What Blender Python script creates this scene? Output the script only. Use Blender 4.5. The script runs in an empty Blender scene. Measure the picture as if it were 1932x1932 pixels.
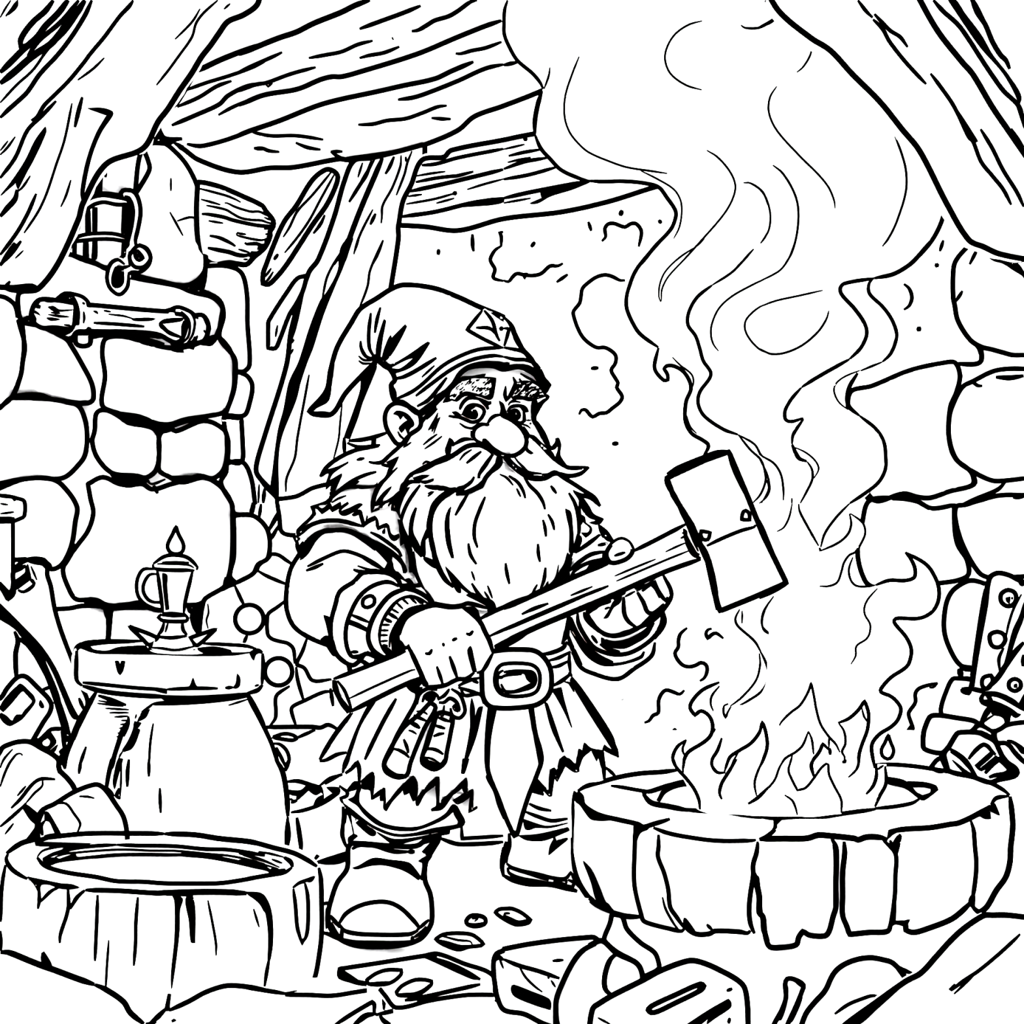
import bpy, bmesh, math, random
import numpy as np
from mathutils import Vector, Matrix
from mathutils.bvhtree import BVHTree
from mathutils.geometry import delaunay_2d_cdt

# ------------------------------------------------------------------ camera, daylight, exposure
SC = bpy.context.scene
COL = SC.collection
FPX = 2870.0                      # focal length for a 1932 px wide frame
CAM = Vector((0.0, 0.0, 0.77))
PITCH = math.atan((1020.0 - 966.0) / FPX)
cd = bpy.data.cameras.new('camera'); cam = bpy.data.objects.new('camera', cd); COL.objects.link(cam)
cd.sensor_width = 36.0; cd.sensor_fit = 'HORIZONTAL'; cd.lens = 36.0 * FPX / 1932.0
cd.clip_start = 0.05; cd.clip_end = 100
cam.location = CAM; cam.rotation_euler = (math.pi / 2 + PITCH, 0, 0)
SC.camera = cam
FW = Vector((0, math.cos(PITCH), math.sin(PITCH))); UP = Vector((0, -math.sin(PITCH), math.cos(PITCH)))

world = bpy.data.worlds.new('daylight'); SC.world = world; world.use_nodes = True
bg = world.node_tree.nodes['Background']
bg.inputs['Color'].default_value = (1, 1, 1, 1); bg.inputs['Strength'].default_value = 1.6
sd = bpy.data.lights.new('sun', 'SUN'); sd.energy = 1.5; sd.angle = math.radians(60)
sun = bpy.data.objects.new('sun', sd); COL.objects.link(sun); sun.rotation_euler = (math.radians(35), 0, math.radians(-15))
SC.view_settings.view_transform = 'Standard'; SC.view_settings.look = 'None'
SC.view_settings.gamma = 1.0; SC.view_settings.use_curve_mapping = False
SC.view_settings.exposure = 2.9
SC.render.film_transparent = False

# ------------------------------------------------------------------ materials
def paper(name, tone, scale):
    m = bpy.data.materials.new(name); m.use_nodes = True
    nt = m.node_tree; nt.nodes.clear()
    out = nt.nodes.new('ShaderNodeOutputMaterial'); d = nt.nodes.new('ShaderNodeBsdfDiffuse')
    n = nt.nodes.new('ShaderNodeTexNoise'); r = nt.nodes.new('ShaderNodeValToRGB'); tc = nt.nodes.new('ShaderNodeTexCoord')
    n.inputs['Scale'].default_value = scale
    r.color_ramp.elements[0].color = (tone - .03, tone - .03, tone - .03, 1)
    r.color_ramp.elements[1].color = (tone, tone, tone, 1)
    nt.links.new(tc.outputs['Object'], n.inputs['Vector']); nt.links.new(n.outputs['Fac'], r.inputs['Fac'])
    nt.links.new(r.outputs['Color'], d.inputs['Color']); nt.links.new(d.outputs['BSDF'], out.inputs['Surface'])
    return m
M = {'stone': paper('white_stone', .93, 14), 'wood': paper('white_wood', .93, 22), 'iron': paper('white_iron', .92, 40),
     'cloth': paper('white_cloth', .94, 60), 'skin': paper('white_skin', .94, 30), 'hair': paper('white_hair', .94, 80),
     'smoke': paper('white_smoke', .95, 5), 'plaster': paper('white_plaster', .94, 8), 'leather': paper('white_leather', .93, 50)}
ink_m = bpy.data.materials.new('black_ink'); ink_m.use_nodes = True
_nt = ink_m.node_tree; _nt.nodes.clear()
_o = _nt.nodes.new('ShaderNodeOutputMaterial'); _d = _nt.nodes.new('ShaderNodeBsdfDiffuse'); _d.inputs['Color'].default_value = (0, 0, 0, 1)
_nt.links.new(_d.outputs['BSDF'], _o.inputs['Surface'])
fl = bpy.data.materials.new('white_flame'); fl.use_nodes = True
_nt = fl.node_tree; _nt.nodes.clear()
_o = _nt.nodes.new('ShaderNodeOutputMaterial'); _e = _nt.nodes.new('ShaderNodeEmission'); _e.inputs['Color'].default_value = (1, 1, 1, 1)
_e.inputs['Strength'].default_value = 1.2
_nt.links.new(_e.outputs['Emission'], _o.inputs['Surface'])
M['flame'] = fl

# ------------------------------------------------------------------ tracing helpers (measurements taken in crops of the picture)
TILE = {}
for r_, yy in enumerate((0, 450, 950, 1432)):
    for c_, xx in enumerate((0, 450, 950, 1432)):
        TILE['abcdefghijklmnop'[r_ * 4 + c_]] = (xx, yy, 3.864)
TILE.update({'Q': (820, 670, 7.728), 'R': (560, 840, 6.44), 'S': (780, 860, 4.83), 'T': (600, 1360, 6.44),
             'U': (0, 1260, 9.66), 'V': (350, 330, 9.66), 'W': (1732, 1290, 9.66), 'z': (0, 0, 1.0)})
def parse(s):
    out = []; tile = 'z'; w = 5.0
    for part in s.split(';'):
        st = {'pts': [], 'w': [], 'fill': False, 'closed': False, 'sharp': False, 'taper': .55}
        for t in part.split():
            if t in TILE: tile = t
            elif t == 'F': st['fill'] = True
            elif t == 'C': st['closed'] = True
            elif t == 'K': st['sharp'] = True
            elif t == 'X': st['taper'] = 0.12
            elif t[0] == 'w': w = float(t[1:])
            else:
                x, y = t.split(',')[:2]; ox, oy, sc = TILE[tile]
                st['pts'].append((ox + float(x) / sc, oy + float(y) / sc)); st['w'].append(w)
        if st['pts']: out.append(st)
    return out
def smooth(P, W, closed, step=5.0, sharp=False):
    n = len(P); res = []; rw = []
    segs = n if closed else n - 1
    if segs < 1: return [P[0], (P[0][0] + .8, P[0][1] + .8)], [W[0]] * 2
    for i in range(segs):
        p1 = np.array(P[i]); p2 = np.array(P[(i + 1) % n])
        p0 = np.array(P[i - 1]) if (closed or i > 0) else 2 * p1 - p2
        p3 = np.array(P[(i + 2) % n]) if (closed or i + 2 < n) else 2 * p2 - p1
        L = np.linalg.norm(p2 - p1); k = max(1, int(math.ceil(L / step)))
        a = np.linalg.norm(p1 - p0) + 1e-6; c = np.linalg.norm(p3 - p2) + 1e-6
        m1 = (p2 - p0) / (a + L + 1e-6) * L; m2 = (p3 - p1) / (c + L + 1e-6) * L
        d0 = (p1 - p0) / a; d1 = (p2 - p1) / (L + 1e-6); d2 = (p3 - p2) / c
        if np.dot(d0, d1) < 0.25: m1 = (p2 - p1)
        if np.dot(d1, d2) < 0.25: m2 = (p2 - p1)
        for j in range(k):
            t = j / k
            if sharp: q = p1 + (p2 - p1) * t
            else:
                q = (2*t**3-3*t**2+1)*p1 + (t**3-2*t**2+t)*m1 + (-2*t**3+3*t**2)*p2 + (t**3-t**2)*m2
            res.append((float(q[0]), float(q[1]))); rw.append(W[i] * (1 - t) + W[(i + 1) % n] * t)
    if not closed: res.append(tuple(P[-1])); rw.append(W[-1])
    return res, rw
def ray(px, py):
    v = FW + Vector((1, 0, 0)) * ((px - 966) / FPX) + UP * ((966 - py) / FPX)
    return v.normalized()
def at(px, py, Y):
    v = ray(px, py); return CAM + v * (Y / v.y)
def mpp(Y): return Y / FPX

# ------------------------------------------------------------------ solids: (verts, faces, outline_px, Yfunction)
def slab(outline, Y, T=.05, R=20, back=1.0, sp=None, flat=0.0, sharp=False):
    """rounded body with the outline of the thing, standing at distance Y, T thick towards the front, R = width (px) of its rounded shoulder"""
    st = parse(outline)[0] if isinstance(outline, str) else {'pts': outline, 'w': [5] * len(outline), 'sharp': sharp}
    P, _ = smooth(st['pts'], st['w'], True, 6.0, st.get('sharp', False) or sharp)
    Yf = Y if callable(Y) else (lambda x, y, Y=Y: Y)
    A = np.array(P); lo = A.min(0); hi = A.max(0)
    if sp is None: sp = max(4.0, min(16.0, R / 3.0, max(hi - lo) / 8))
    gx, gy = np.meshgrid(np.arange(lo[0] + sp / 2, hi[0], sp), np.arange(lo[1] + sp / 2, hi[1], sp))
    G = np.stack([gx.ravel(), gy.ravel()], 1)
    B = np.roll(A, -1, 0); AB = B - A
    def dist(Q):
        out = np.full(len(Q), 1e9)
        for a, ab in zip(A, AB):
            t = np.clip(((Q - a) @ ab) / (ab @ ab + 1e-9), 0, 1)
            out = np.minimum(out, np.linalg.norm(Q - a - t[:, None] * ab, axis=1))
        return out
    def inside(Q):
        c = np.zeros(len(Q), bool)
        for a, b in zip(A, B):
            cond = ((a[1] > Q[:, 1]) != (b[1] > Q[:, 1]))
            xs = (b[0] - a[0]) * (Q[:, 1] - a[1]) / (b[1] - a[1] + 1e-12) + a[0]
            c ^= cond & (Q[:, 0] < xs)
        return c
    if len(G):
        G = G[inside(G)]
    if len(G):
        G = G[dist(G) > sp * .45]
    allp = [Vector(p) for p in A] + [Vector((float(g[0]), float(g[1]))) for g in G]
    n = len(A)
    vo, eo, fo, ov, oe, of = delaunay_2d_cdt(allp, [(i, (i + 1) % n) for i in range(n)], [], 1, 1e-4)
    V2 = np.array([(v.x, v.y) for v in vo]); d = dist(V2)
    cent = np.array([V2[list(f)].mean(0) for f in fo]) if fo else np.zeros((0, 2))
    keep = inside(cent) if len(cent) else []
    fo = [f for f, k in zip(fo, keep) if k]
    u = np.clip(d / R, 0, 1); h = np.sqrt(np.clip(1 - (1 - u) ** 2, 0, 1))
    h = flat + (1 - flat) * h if flat else h
    nb = len(vo); verts = []
    rim = d < 1e-3
    for i in range(nb):
        p = at(V2[i, 0], V2[i, 1], Yf(V2[i, 0], V2[i, 1])); verts.append(p + Vector((0, -T * h[i], 0)))
    bidx = {}
    for i in range(nb):
        if rim[i] and not flat: bidx[i] = i
        else:
            bidx[i] = len(verts); p = at(V2[i, 0], V2[i, 1], Yf(V2[i, 0], V2[i, 1])); verts.append(p + Vector((0, T * back * h[i], 0)))
    faces = []; ecount = {}
    for f in fo:
        f = list(f)
        pts = [verts[i] for i in f]; nrm = (pts[1] - pts[0]).cross(pts[2] - pts[0])
        if nrm.y > 0: f = f[::-1]
        faces.append(f); faces.append([bidx[i] for i in f[::-1]])
        if flat:
            for a, b in zip(f, f[1:] + f[:1]):
                if (b, a) in ecount: del ecount[(b, a)]
                else: ecount[(a, b)] = 1
    for (a, b) in ecount: faces.append([b, a, bidx[a], bidx[b]])
    return {'v': verts, 'f': faces, 'out': P, 'Y': Yf}
def box(x0, x1, y0, y1, z0, z1):
    v = [Vector((x, y, z)) for x in (x0, x1) for y in (y0, y1) for z in (z0, z1)]
    f = [[0, 1, 3, 2], [4, 6, 7, 5], [0, 4, 5, 1], [2, 3, 7, 6], [0, 2, 6, 4], [1, 5, 7, 3]]
    return {'v': v, 'f': f, 'out': None, 'Y': lambda x, y: (y0 + y1) / 2}
def lathe(cx, Y, prof, seg=64, wob=0.0, seed=1):
    """prof: list of (radius m, height m)"""
    rnd = random.Random(seed); ph = [rnd.uniform(0, 6.28) for _ in range(4)]
    c = at(cx, 1020, Y); v = []; f = []
    for r, z in prof:
        for k in range(seg):
            a = 2 * math.pi * k / seg
            rr = r * (1 + wob * (math.sin(3 * a + ph[0]) + .6 * math.sin(7 * a + ph[1])))
            v.append(Vector((c.x + rr * math.cos(a), Y + rr * math.sin(a), z)))
    for i in range(len(prof) - 1):
        for k in range(seg):
            k2 = (k + 1) % seg
            f.append([i * seg + k, i * seg + k2, (i + 1) * seg + k2, (i + 1) * seg + k])
    f.append(list(range(seg))[::-1]); f.append([(len(prof) - 1) * seg + k for k in range(seg)])
    return {'v': v, 'f': f, 'out': None, 'Y': lambda x, y: Y}
def tube3(pts, rad, seg=10):
    """round bar through world points, rad a number or a list"""
    v = []; f = []; n = len(pts)
    R_ = rad if isinstance(rad, (list, tuple)) else [rad] * n
    for i, p in enumerate(pts):
        t = (pts[min(i + 1, n - 1)] - pts[max(i - 1, 0)]).normalized()
        s = t.cross(Vector((0, 1, 0)))
        if s.length < 1e-3: s = Vector((1, 0, 0))
        s.normalize(); u = s.cross(t).normalized()
        for k in range(seg):
            a = 2 * math.pi * k / seg; v.append(p + (s * math.cos(a) + u * math.sin(a)) * R_[i])
    for i in range(n - 1):
        for k in range(seg):
            k2 = (k + 1) % seg; f.append([i * seg + k, i * seg + k2, (i + 1) * seg + k2, (i + 1) * seg + k])
    f.append(list(range(seg))[::-1]); f.append([(n - 1) * seg + k for k in range(seg)])
    return {'v': v, 'f': f, 'out': None, 'Y': lambda x, y, Y=pts[0].y: Y}
def pipe(path, Y, wpx):
    """round bar drawn along a traced path"""
    st = parse(path)[0]; P, _ = smooth(st['pts'], st['w'], st['closed'], 6)
    if st['closed']: P = P + [P[0], P[1]]
    return tube3([at(x, y, Y) for x, y in P], wpx / 2 * mpp(Y))
def ball(px, py, Y, rpx, ry=None):
    r = rpx * mpp(Y); c = at(px, py, Y); seg = 24; v = []; f = []
    for i in range(13):
        t = math.pi * i / 12
        for k in range(seg):
            a = 2 * math.pi * k / seg
            v.append(c + Vector((r * math.sin(t) * math.cos(a), r * math.sin(t) * math.sin(a), r * (ry or 1) * math.cos(t))))
    for i in range(12):
        for k in range(seg):
            k2 = (k + 1) % seg; f.append([i * seg + k, i * seg + k2, (i + 1) * seg + k2, (i + 1) * seg + k])
    return {'v': v, 'f': f, 'out': None, 'Y': lambda x, y: Y}
def fuse(solids, vox=.006):
    me = bpy.data.meshes.new('tmp'); vs = []; fs = []
    for s in solids:
        o = len(vs); vs += [tuple(v) for v in s['v']]; fs += [[i + o for i in f] for f in s['f']]
    me.from_pydata(vs, [], fs); me.update()
    ob = bpy.data.objects.new('tmp', me); COL.objects.link(ob)
    md = ob.modifiers.new('r', 'REMESH'); md.mode = 'VOXEL'; md.voxel_size = vox
    dg = bpy.context.evaluated_depsgraph_get(); ev = ob.evaluated_get(dg).to_mesh()
    v = [Vector(x.co) for x in ev.vertices]; f = [list(p.vertices) for p in ev.polygons]
    bpy.data.objects.remove(ob); bpy.data.meshes.remove(me)
    return {'v': v, 'f': f, 'out': None, 'Y': solids[0]['Y']}

# ------------------------------------------------------------------ things, parts and their ink lines (black round beads lying on the surface)
WADD = 1.6
class Thing:
    def __init__(s, name, label, cat, base, group=None, kind=None):
        s.name, s.label, s.cat, s.group, s.kind = name, label, cat, group, kind
        s.base = at(*base) if len(base) == 3 else Vector((0, 0, 0)); s.parts = []
    def part(s, name, solids, ink='', edge=5.0, mat='wood', label=None, parent=None, kind=None, own=False):
        if isinstance(solids, dict): solids = [solids]
        s.parts.append(dict(name=name, solids=solids, ink=ink, edge=edge, mat=mat, label=label, parent=parent, kind=kind, own=own))
        return s
    def build(s):
        for p in s.parts:
            V = []; Fc = []
            for so in p['solids']:
                o = len(V); V += so['v']; Fc += [[i + o for i in f] for f in so['f']]
            p['V'] = V; p['F'] = Fc; p['bvh'] = BVHTree.FromPolygons(V, Fc); p['nf'] = len(Fc)
        objs = {}
        root = None
        single = len(s.parts) == 1 and s.parts[0]['name'] is None
        if not single:
            root = bpy.data.objects.new(s.name, None); root.empty_display_size = .05
            COL.objects.link(root); root.location = s.base; s.tag(root)
        for p in s.parts:
            V = list(p['V']); Fc = list(p['F']); inkstart = len(Fc)
            Yf = p['solids'][0]['Y']
            if p['edge']:
                for so in p['solids']:
                    if so['out']:
                        W = [p['edge']] * len(so['out'])
                        s.bead(V, Fc, so['out'] + so['out'][:2], W + W[:2], [p], so['Y'], p, 1.0)
            for st in parse(p['ink']):
                tg = [p] if p['own'] else s.parts
                if st['fill']:
                    s.fill(V, Fc, st, tg, Yf, p)
                    P, W = smooth(st['pts'], [1.2] * len(st['pts']), True, 5.0, st['sharp']); P += P[:2]; W += W[:2]
                    s.bead(V, Fc, P, W, tg, Yf, p, 1.0)
                else:
                    P, W = smooth(st['pts'], st['w'], st['closed'], 5.0, st['sharp'])
                    if st['closed']: P += P[:2]; W += W[:2]
                    s.bead(V, Fc, P, W, tg, Yf, p, 1.0 if st['closed'] else st['taper'])
            nm = s.name if single else p['name']
            me = bpy.data.meshes.new(nm); base = s.base
            if single and s.kind == 'structure': base = Vector((0, 0, 0))
            me.from_pydata([tuple(v - base) for v in V], [], Fc)
            me.materials.append(M[p['mat']]); me.materials.append(ink_m)
            mi = np.zeros(len(me.polygons), int); mi[inkstart:] = 1
            me.polygons.foreach_set('material_index', mi)
            me.update()
            ob = bpy.data.objects.new(nm, me); COL.objects.link(ob)
            if single: ob.location = base; s.tag(ob); root = ob
            else:
                if p['parent']: ob.parent = objs[p['parent']]
                else: ob.parent = root
                if p['label']: ob['label'] = p['label']
                if p['kind']: ob['kind'] = p['kind']
                objs[p['name']] = ob
        return root
    def tag(s, o):
        if s.kind: o['kind'] = s.kind
        if s.kind != 'structure':
            o['label'] = s.label; o['category'] = s.cat
            if s.group: o['group'] = s.group
        elif s.label: o['label'] = s.label
    def hit(s, px, py, tg, Yf, own):
        d = ray(px, py); best = None
        for q in tg:
            h = q['bvh'].ray_cast(CAM, d)
            if h[0] is not None and (best is None or h[3] < best): best = h[3]
        if best is None:
            y = Yf(px, py)
            for _ in range(2):
                t = y / d.y; n = own['bvh'].find_nearest(CAM + d * t)
                if n[0] is None: break
                y = n[0].y
            best = y / d.y
        return CAM + d * best, d
    def bead(s, V, Fc, P, W, tg, Yf, own, taper):
        pts = []; n = len(P)
        L = [0.0]
        for i in range(1, n): L.append(L[-1] + math.hypot(P[i][0] - P[i-1][0], P[i][1] - P[i-1][1]))
        tot = L[-1] + 1e-6; tl = min(22.0, tot * .45) if taper > .3 else tot * .5
        run = []
        def flush(run):
            if len(run) < 2: return
            ns = 6; o = len(V); m = len(run)
            for i, (p, d, r) in enumerate(run):
                t = (run[min(i + 1, m - 1)][0] - run[max(i - 1, 0)][0])
                if t.length < 1e-7: t = Vector((1, 0, 0))
                t.normalize(); sd_ = t.cross(d)
                if sd_.length < 1e-3: sd_ = Vector((1, 0, 0))
                sd_.normalize()
                dd = d
                for k in range(ns):
                    a = 2 * math.pi * k / ns
                    V.append(p + sd_ * (math.cos(a) * r) + dd * (math.sin(a) * r * .8))
            for i in range(m - 1):
                for k in range(ns):
                    k2 = (k + 1) % ns; Fc.append([o + i*ns + k, o + i*ns + k2, o + (i+1)*ns + k2, o + (i+1)*ns + k])
            Fc.append([o + k for k in range(ns)][::-1]); Fc.append([o + (m-1)*ns + k for k in range(ns)])
        prev = None
        for i in range(n):
            wv = W[i] + (WADD if W[i] < 4.4 else WADD + 1.5)
            x, y = P[i]; x0, y0 = P[max(i - 1, 0)]; x1, y1 = P[min(i + 1, n - 1)]
            tx, ty = x1 - x0, y1 - y0; tn = math.hypot(tx, ty) + 1e-6; nx, ny = -ty / tn, tx / tn
            p, d = s.hit(x, y, tg, Yf, own); dist = (p - CAM).length
            for sg in (-.45, .45):
                dd = ray(x + nx * sg * wv, y + ny * sg * wv)
                for q in tg:
                    h = q['bvh'].ray_cast(CAM, dd)
                    if h[0] is not None and h[3] < dist and dist - h[3] < .3: dist = h[3]
            p = CAM + d * dist
            e = min(L[i], tot - L[i]) / tl if taper < 1 else 1
            r = wv / 2 * mpp(p.y) * (taper + (1 - taper) * min(1, max(0, e)) ** .7)
            off = r * .45 + .0012
            p = p - d * off
            if prev is not None and abs(p.y - prev[0].y) > .03:
                pp, pd, pr = prev
                run.append((CAM + d * (pp - CAM).length, d, pr)); flush(run)
                run = [(CAM + pd * (p - CAM).length, pd, r)]
            run.append((p, d, r)); prev = (p, d, r)
        flush(run)
    def fill(s, V, Fc, st, tg, Yf, own):
        P, _ = smooth(st['pts'], st['w'], True, 5.0, st['sharp'])
        A = np.array(P); lo = A.min(0); hi = A.max(0); sp = 5.0
        pts = [Vector(p) for p in P]; n = len(P)
        for x in np.arange(lo[0] + 2, hi[0], sp):
            for y in np.arange(lo[1] + 2, hi[1], sp): pts.append(Vector((float(x), float(y))))
        vo, eo, fo, *_r = delaunay_2d_cdt(pts, [(i, (i + 1) % n) for i in range(n)], [], 0, 1e-4)
        def ins(q):
            c = False
            for a, b in zip(P, P[1:] + P[:1]):
                if (a[1] > q[1]) != (b[1] > q[1]) and q[0] < (b[0] - a[0]) * (q[1] - a[1]) / (b[1] - a[1]) + a[0]: c = not c
            return c
        H = []
        for v in vo:
            p, d = s.hit(v.x, v.y, tg, Yf, own); dist = (p - CAM).length
            for ax, ay in ((3, 0), (-3, 0), (0, 3), (0, -3)):
                dd = ray(v.x + ax, v.y + ay)
                for q in tg:
                    h = q['bvh'].ray_cast(CAM, dd)
                    if h[0] is not None and h[3] < dist and dist - h[3] < .3: dist = h[3]
            H.append((CAM + d * dist, d))
        o = len(V)
        for p, d in H: V.append(p - d * .004)
        for p, d in H: V.append(p + d * .002)
        m = len(H); ec = {}
        for f in fo:
            c = sum((vo[i] for i in f), Vector((0, 0))) / len(f)
            if not ins(c): continue
            ys = [H[i][0].y for i in f]
            if max(ys) - min(ys) > .35: continue
            f = list(f); Fc.append([o + i for i in f]); Fc.append([o + m + i for i in f[::-1]])
            for a, b in zip(f, f[1:] + f[:1]):
                if (b, a) in ec: del ec[(b, a)]
                else: ec[(a, b)] = 1
        for a, b in ec: Fc.append([o + b, o + a, o + m + a, o + m + b])
THINGS = []
def T_(*a, **k):
    t = Thing(*a, **k); THINGS.append(t); return t
def one(name, label, cat, base, solids, ink='', edge=5.0, mat='wood', group=None, kind=None):
    return T_(name, label, cat, base, group, kind).part(None, solids, ink, edge, mat)
def floorY(h):
    return lambda x, y: max(.6, (CAM.z - h) / max(1e-3, -ray(x, y).z / ray(x, y).y))
def lay(outline, h=.012):
    """flat thing lying on the floor, h thick"""
    s = slab(outline, floorY(h), 0.0, 8, 0.0, flat=1.0); n = len(s['v']) // 2
    for i in range(n, len(s['v'])): s['v'][i] = Vector((s['v'][i].x, s['v'][i].y, 0.0005))
    return s
# ================================================================== THE SETTING
one('floor', None, None, (), box(-2.6, 2.6, .6, 6.3, -.06, 0), kind='structure', mat='stone', edge=0, ink='''
m w4 10,1420 60,1470 110,1530 140,1600 175,1660 ; w5 175,1530 220,1590 260,1640 290,1690 330,1750 ;
w5 440,1550 490,1630 560,1700 570,1670 530,1600 ; w7 1060,1932 1110,1925 1210,1830 ; 685,1640 735,1715 740,1680 ;
w6 1250,1915 1380,1840 1470,1780 1570,1745 1620,1700 1640,1665 ; w6 1235,1835 1280,1835 1400,1770 1560,1705 ;
n w6 700,1940 840,1850 975,1770 990,1790 990,1850 1010,1865 ; w9 840,1940 930,1870 990,1860 ; w6 1000,1865 1130,1835 1300,1790 1480,1750 1650,1720 1780,1720 1932,1780 ;
w7 1030,1870 1060,1910 1110,1935 ; w5 1060,1700 1060,1830 ; w5 600,1750 ; n w6 0,1655 150,1680 350,1715 520,1720 680,1725 850,1700 1010,1675 ;
w5 550,740 605,670 ; w5 615,1058 660,1045 ; w7 615,1265 680,1285 770,1330 ; w4 640,1085 640,1240 ; w8 570,755 700,720 800,680 ; F 575,755 650,725 790,675 800,735 730,760 640,765 ;
w4 460,430 545,410 600,385 650,365 705,335 ; j w5 410,1715 560,1650 ;
p w5 1850,390 1900,420 1932,440 ; p w4 1390,1670 1480,1600 1600,1520 1760,1400 1850,1330 1905,1275 ; w4 1420,1715 1470,1680 1560,1580 1620,1510 ; w9 1395,1675 1435,1650
''')
one('wall_back', None, None, (), box(-2.6, 2.6, 6.2, 6.32, 0, 3.4), kind='structure', mat='plaster', edge=0, ink='''
c w5 617,1615 630,1650 640,1685 ; w8 865,1530 850,1575 ; w6 1130,1602 1152,1630 ; w5 715,1760 745,1725 738,1670 760,1635 800,1628 850,1645 885,1655 930,1630 965,1630 1000,1670 1005,1710 985,1800 ;
w6 230,1762 200,1802 ; b w6 1705,1705 1708,1800 1715,1835 ; w6 1460,1815 1455,1860 ; w5 1932,1690 1900,1695 1915,1720 1915,1800 ;
f w5 1915,55 1870,85 1835,150 1845,180 1870,225 1855,280 1870,295 1932,310 ; g w5 0,305 35,315 75,270 100,255 150,265 215,270 275,255 340,200 395,200 435,180 ; w5 385,320 470,260 ; F 130,255 175,250 155,300 ;
w6 635,947 695,943 ; w7 790,1497 840,1493 ;
w5 888,305 850,305 800,280 745,265 680,280 620,320 575,365 565,420 555,470 510,530 510,560 540,650 575,715 620,760 680,795 740,795 800,830 820,860 815,910 785,960 810,1010 835,1055 825,1085 865,1150 850,1190 790,1240 750,1270 700,1275 650,1300 625,1280 600,1250 570,1250 550,1285 ;
h w5 1345,10 1318,95 ; w7 1293,178 1300,212 ; w5 1055,330 1095,365 1115,430 1095,490 1055,520 ; w8 1166,640 1166,680 ;
k w5 1340,905 1290,950 1275,1000 1275,1045 1250,1090 1270,1140 1310,1180 1355,1190 1400,1180 1440,1160 1475,1175 1485,1215 1465,1270 1430,1295 ; w5 1520,912 1490,920 1475,950 1490,985 1520,955 1550,945 1605,985 ;
w5 1320,1360 1285,1390 1240,1375 1185,1360 1150,1390 1130,1440 1128,1525 1090,1545 1060,1585 1025,1598 ; w7 865,1428 868,1434 ; w7 1257,1638 1230,1680 ;
l w5 1305,1308 1230,1325 1165,1350 1140,1385 1140,1450 1100,1510 1090,1535 1110,1600 1122,1640 1100,1685 1078,1668 1105,1620 ; w4 1240,1342 1270,1340 1305,1308 ;
j w5 0,580 70,530 130,490 150,450 220,395 240,370 290,375 350,415 410,455 ; 140,490 200,525 290,565 360,592 ; 0,660 40,740 ; 350,700 290,750 220,800 210,830 212,950 240,985 300,1005 360,1020 400,1060 410,1170 ;
65,955 35,1025 ; 375,1330 290,1385 270,1420 270,1560 230,1620 ; 500,980 465,1080 430,1150 425,1175 480,1200 540,1290 680,1282 ; 420,1190 430,1280 475,1440 ; 690,1370 620,1375 475,1440 395,1480 385,1510 420,1625 ;
310,205 415,205 ; j w6 180,1630 540,1628 600,1633 655,1613 730,1650 ; w6 410,1715 560,1650 ; z w5 443,1105 460,1142 ; h w7 760,1850 800,1900 850,1932 ; w7 800,1920 900,1910 1050,1865 1160,1885 1250,1890 1400,1840 1530,1810 1575,1780 1560,1710 ; w6 1430,905 1470,1000 1465,1040 ; w7 1430,912 1580,915 1620,890 1615,800 1590,750 ; l w9 1510,520 1515,410
''')

# stones of the right wall stand out of the plaster a little
def stones(Y, T, polys, R=26, w=6.0, back=.4):
    return [slab(p, Y, T, R, back) for p in polys]
RW = stones(6.16, .10, [
 'h 1550,45 1600,60 1680,120 1720,150 1780,165 1860,215 1950,285 1970,500 1950,850 1850,850 1790,835 1700,810 1620,790 1540,740 1450,600 1425,480 1415,430 1415,250 1430,170 1500,80',
 'h 670,1115 820,1075 1100,960 1350,905 1430,905 1465,1000 1440,1120 1395,1230 1385,1450 1430,1600 1545,1700 1565,1780 1530,1810 1400,1840 1250,1890 1160,1885 1050,1860 860,1915 790,1850 700,1500 650,1250',
 'h 1970,950 1810,950 1700,970 1560,1040 1480,1085 1410,1220 1388,1300 1385,1450 1440,1610 1560,1700 1700,1765 1800,1765 1970,1745',
 'z 1640,945 1690,940 1730,946 1757,959 1800,953 1802,1005 1808,1030 1825,1058 1825,1087 1775,1100 1700,1102 1650,1108 1632,1096 1618,1045 1627,985',
 'l 1440,20 1500,10 1600,-20 1760,-60 1970,-60 1970,530 1680,540 1600,500 1480,290 1430,100',
 'l 1550,560 1665,590 1640,700 1600,950 1565,1200 1470,1180 1400,1080 1350,930 1360,750 1400,650 1470,590'])
one('wall_right', None, None, (), RW, edge=6.5, kind='structure', mat='stone', ink='''
h w5 1600,60 1535,190 ; w5 1485,380 1435,460 ; w8 1725,1010 1830,1015 1932,1000 ; w5 1550,1035 1590,1070 1630,1075 ; w5 1850,1890 1932,1885 ; w8 1600,40 1680,110 1850,160 1932,160 ; w7 1850,160 1932,260 ;
h w7 1540,740 1600,790 1615,850 ; w7 1560,1710 1575,1780 ; h w6 1800,1770 1740,1830 1600,1890 1480,1940''')

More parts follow.
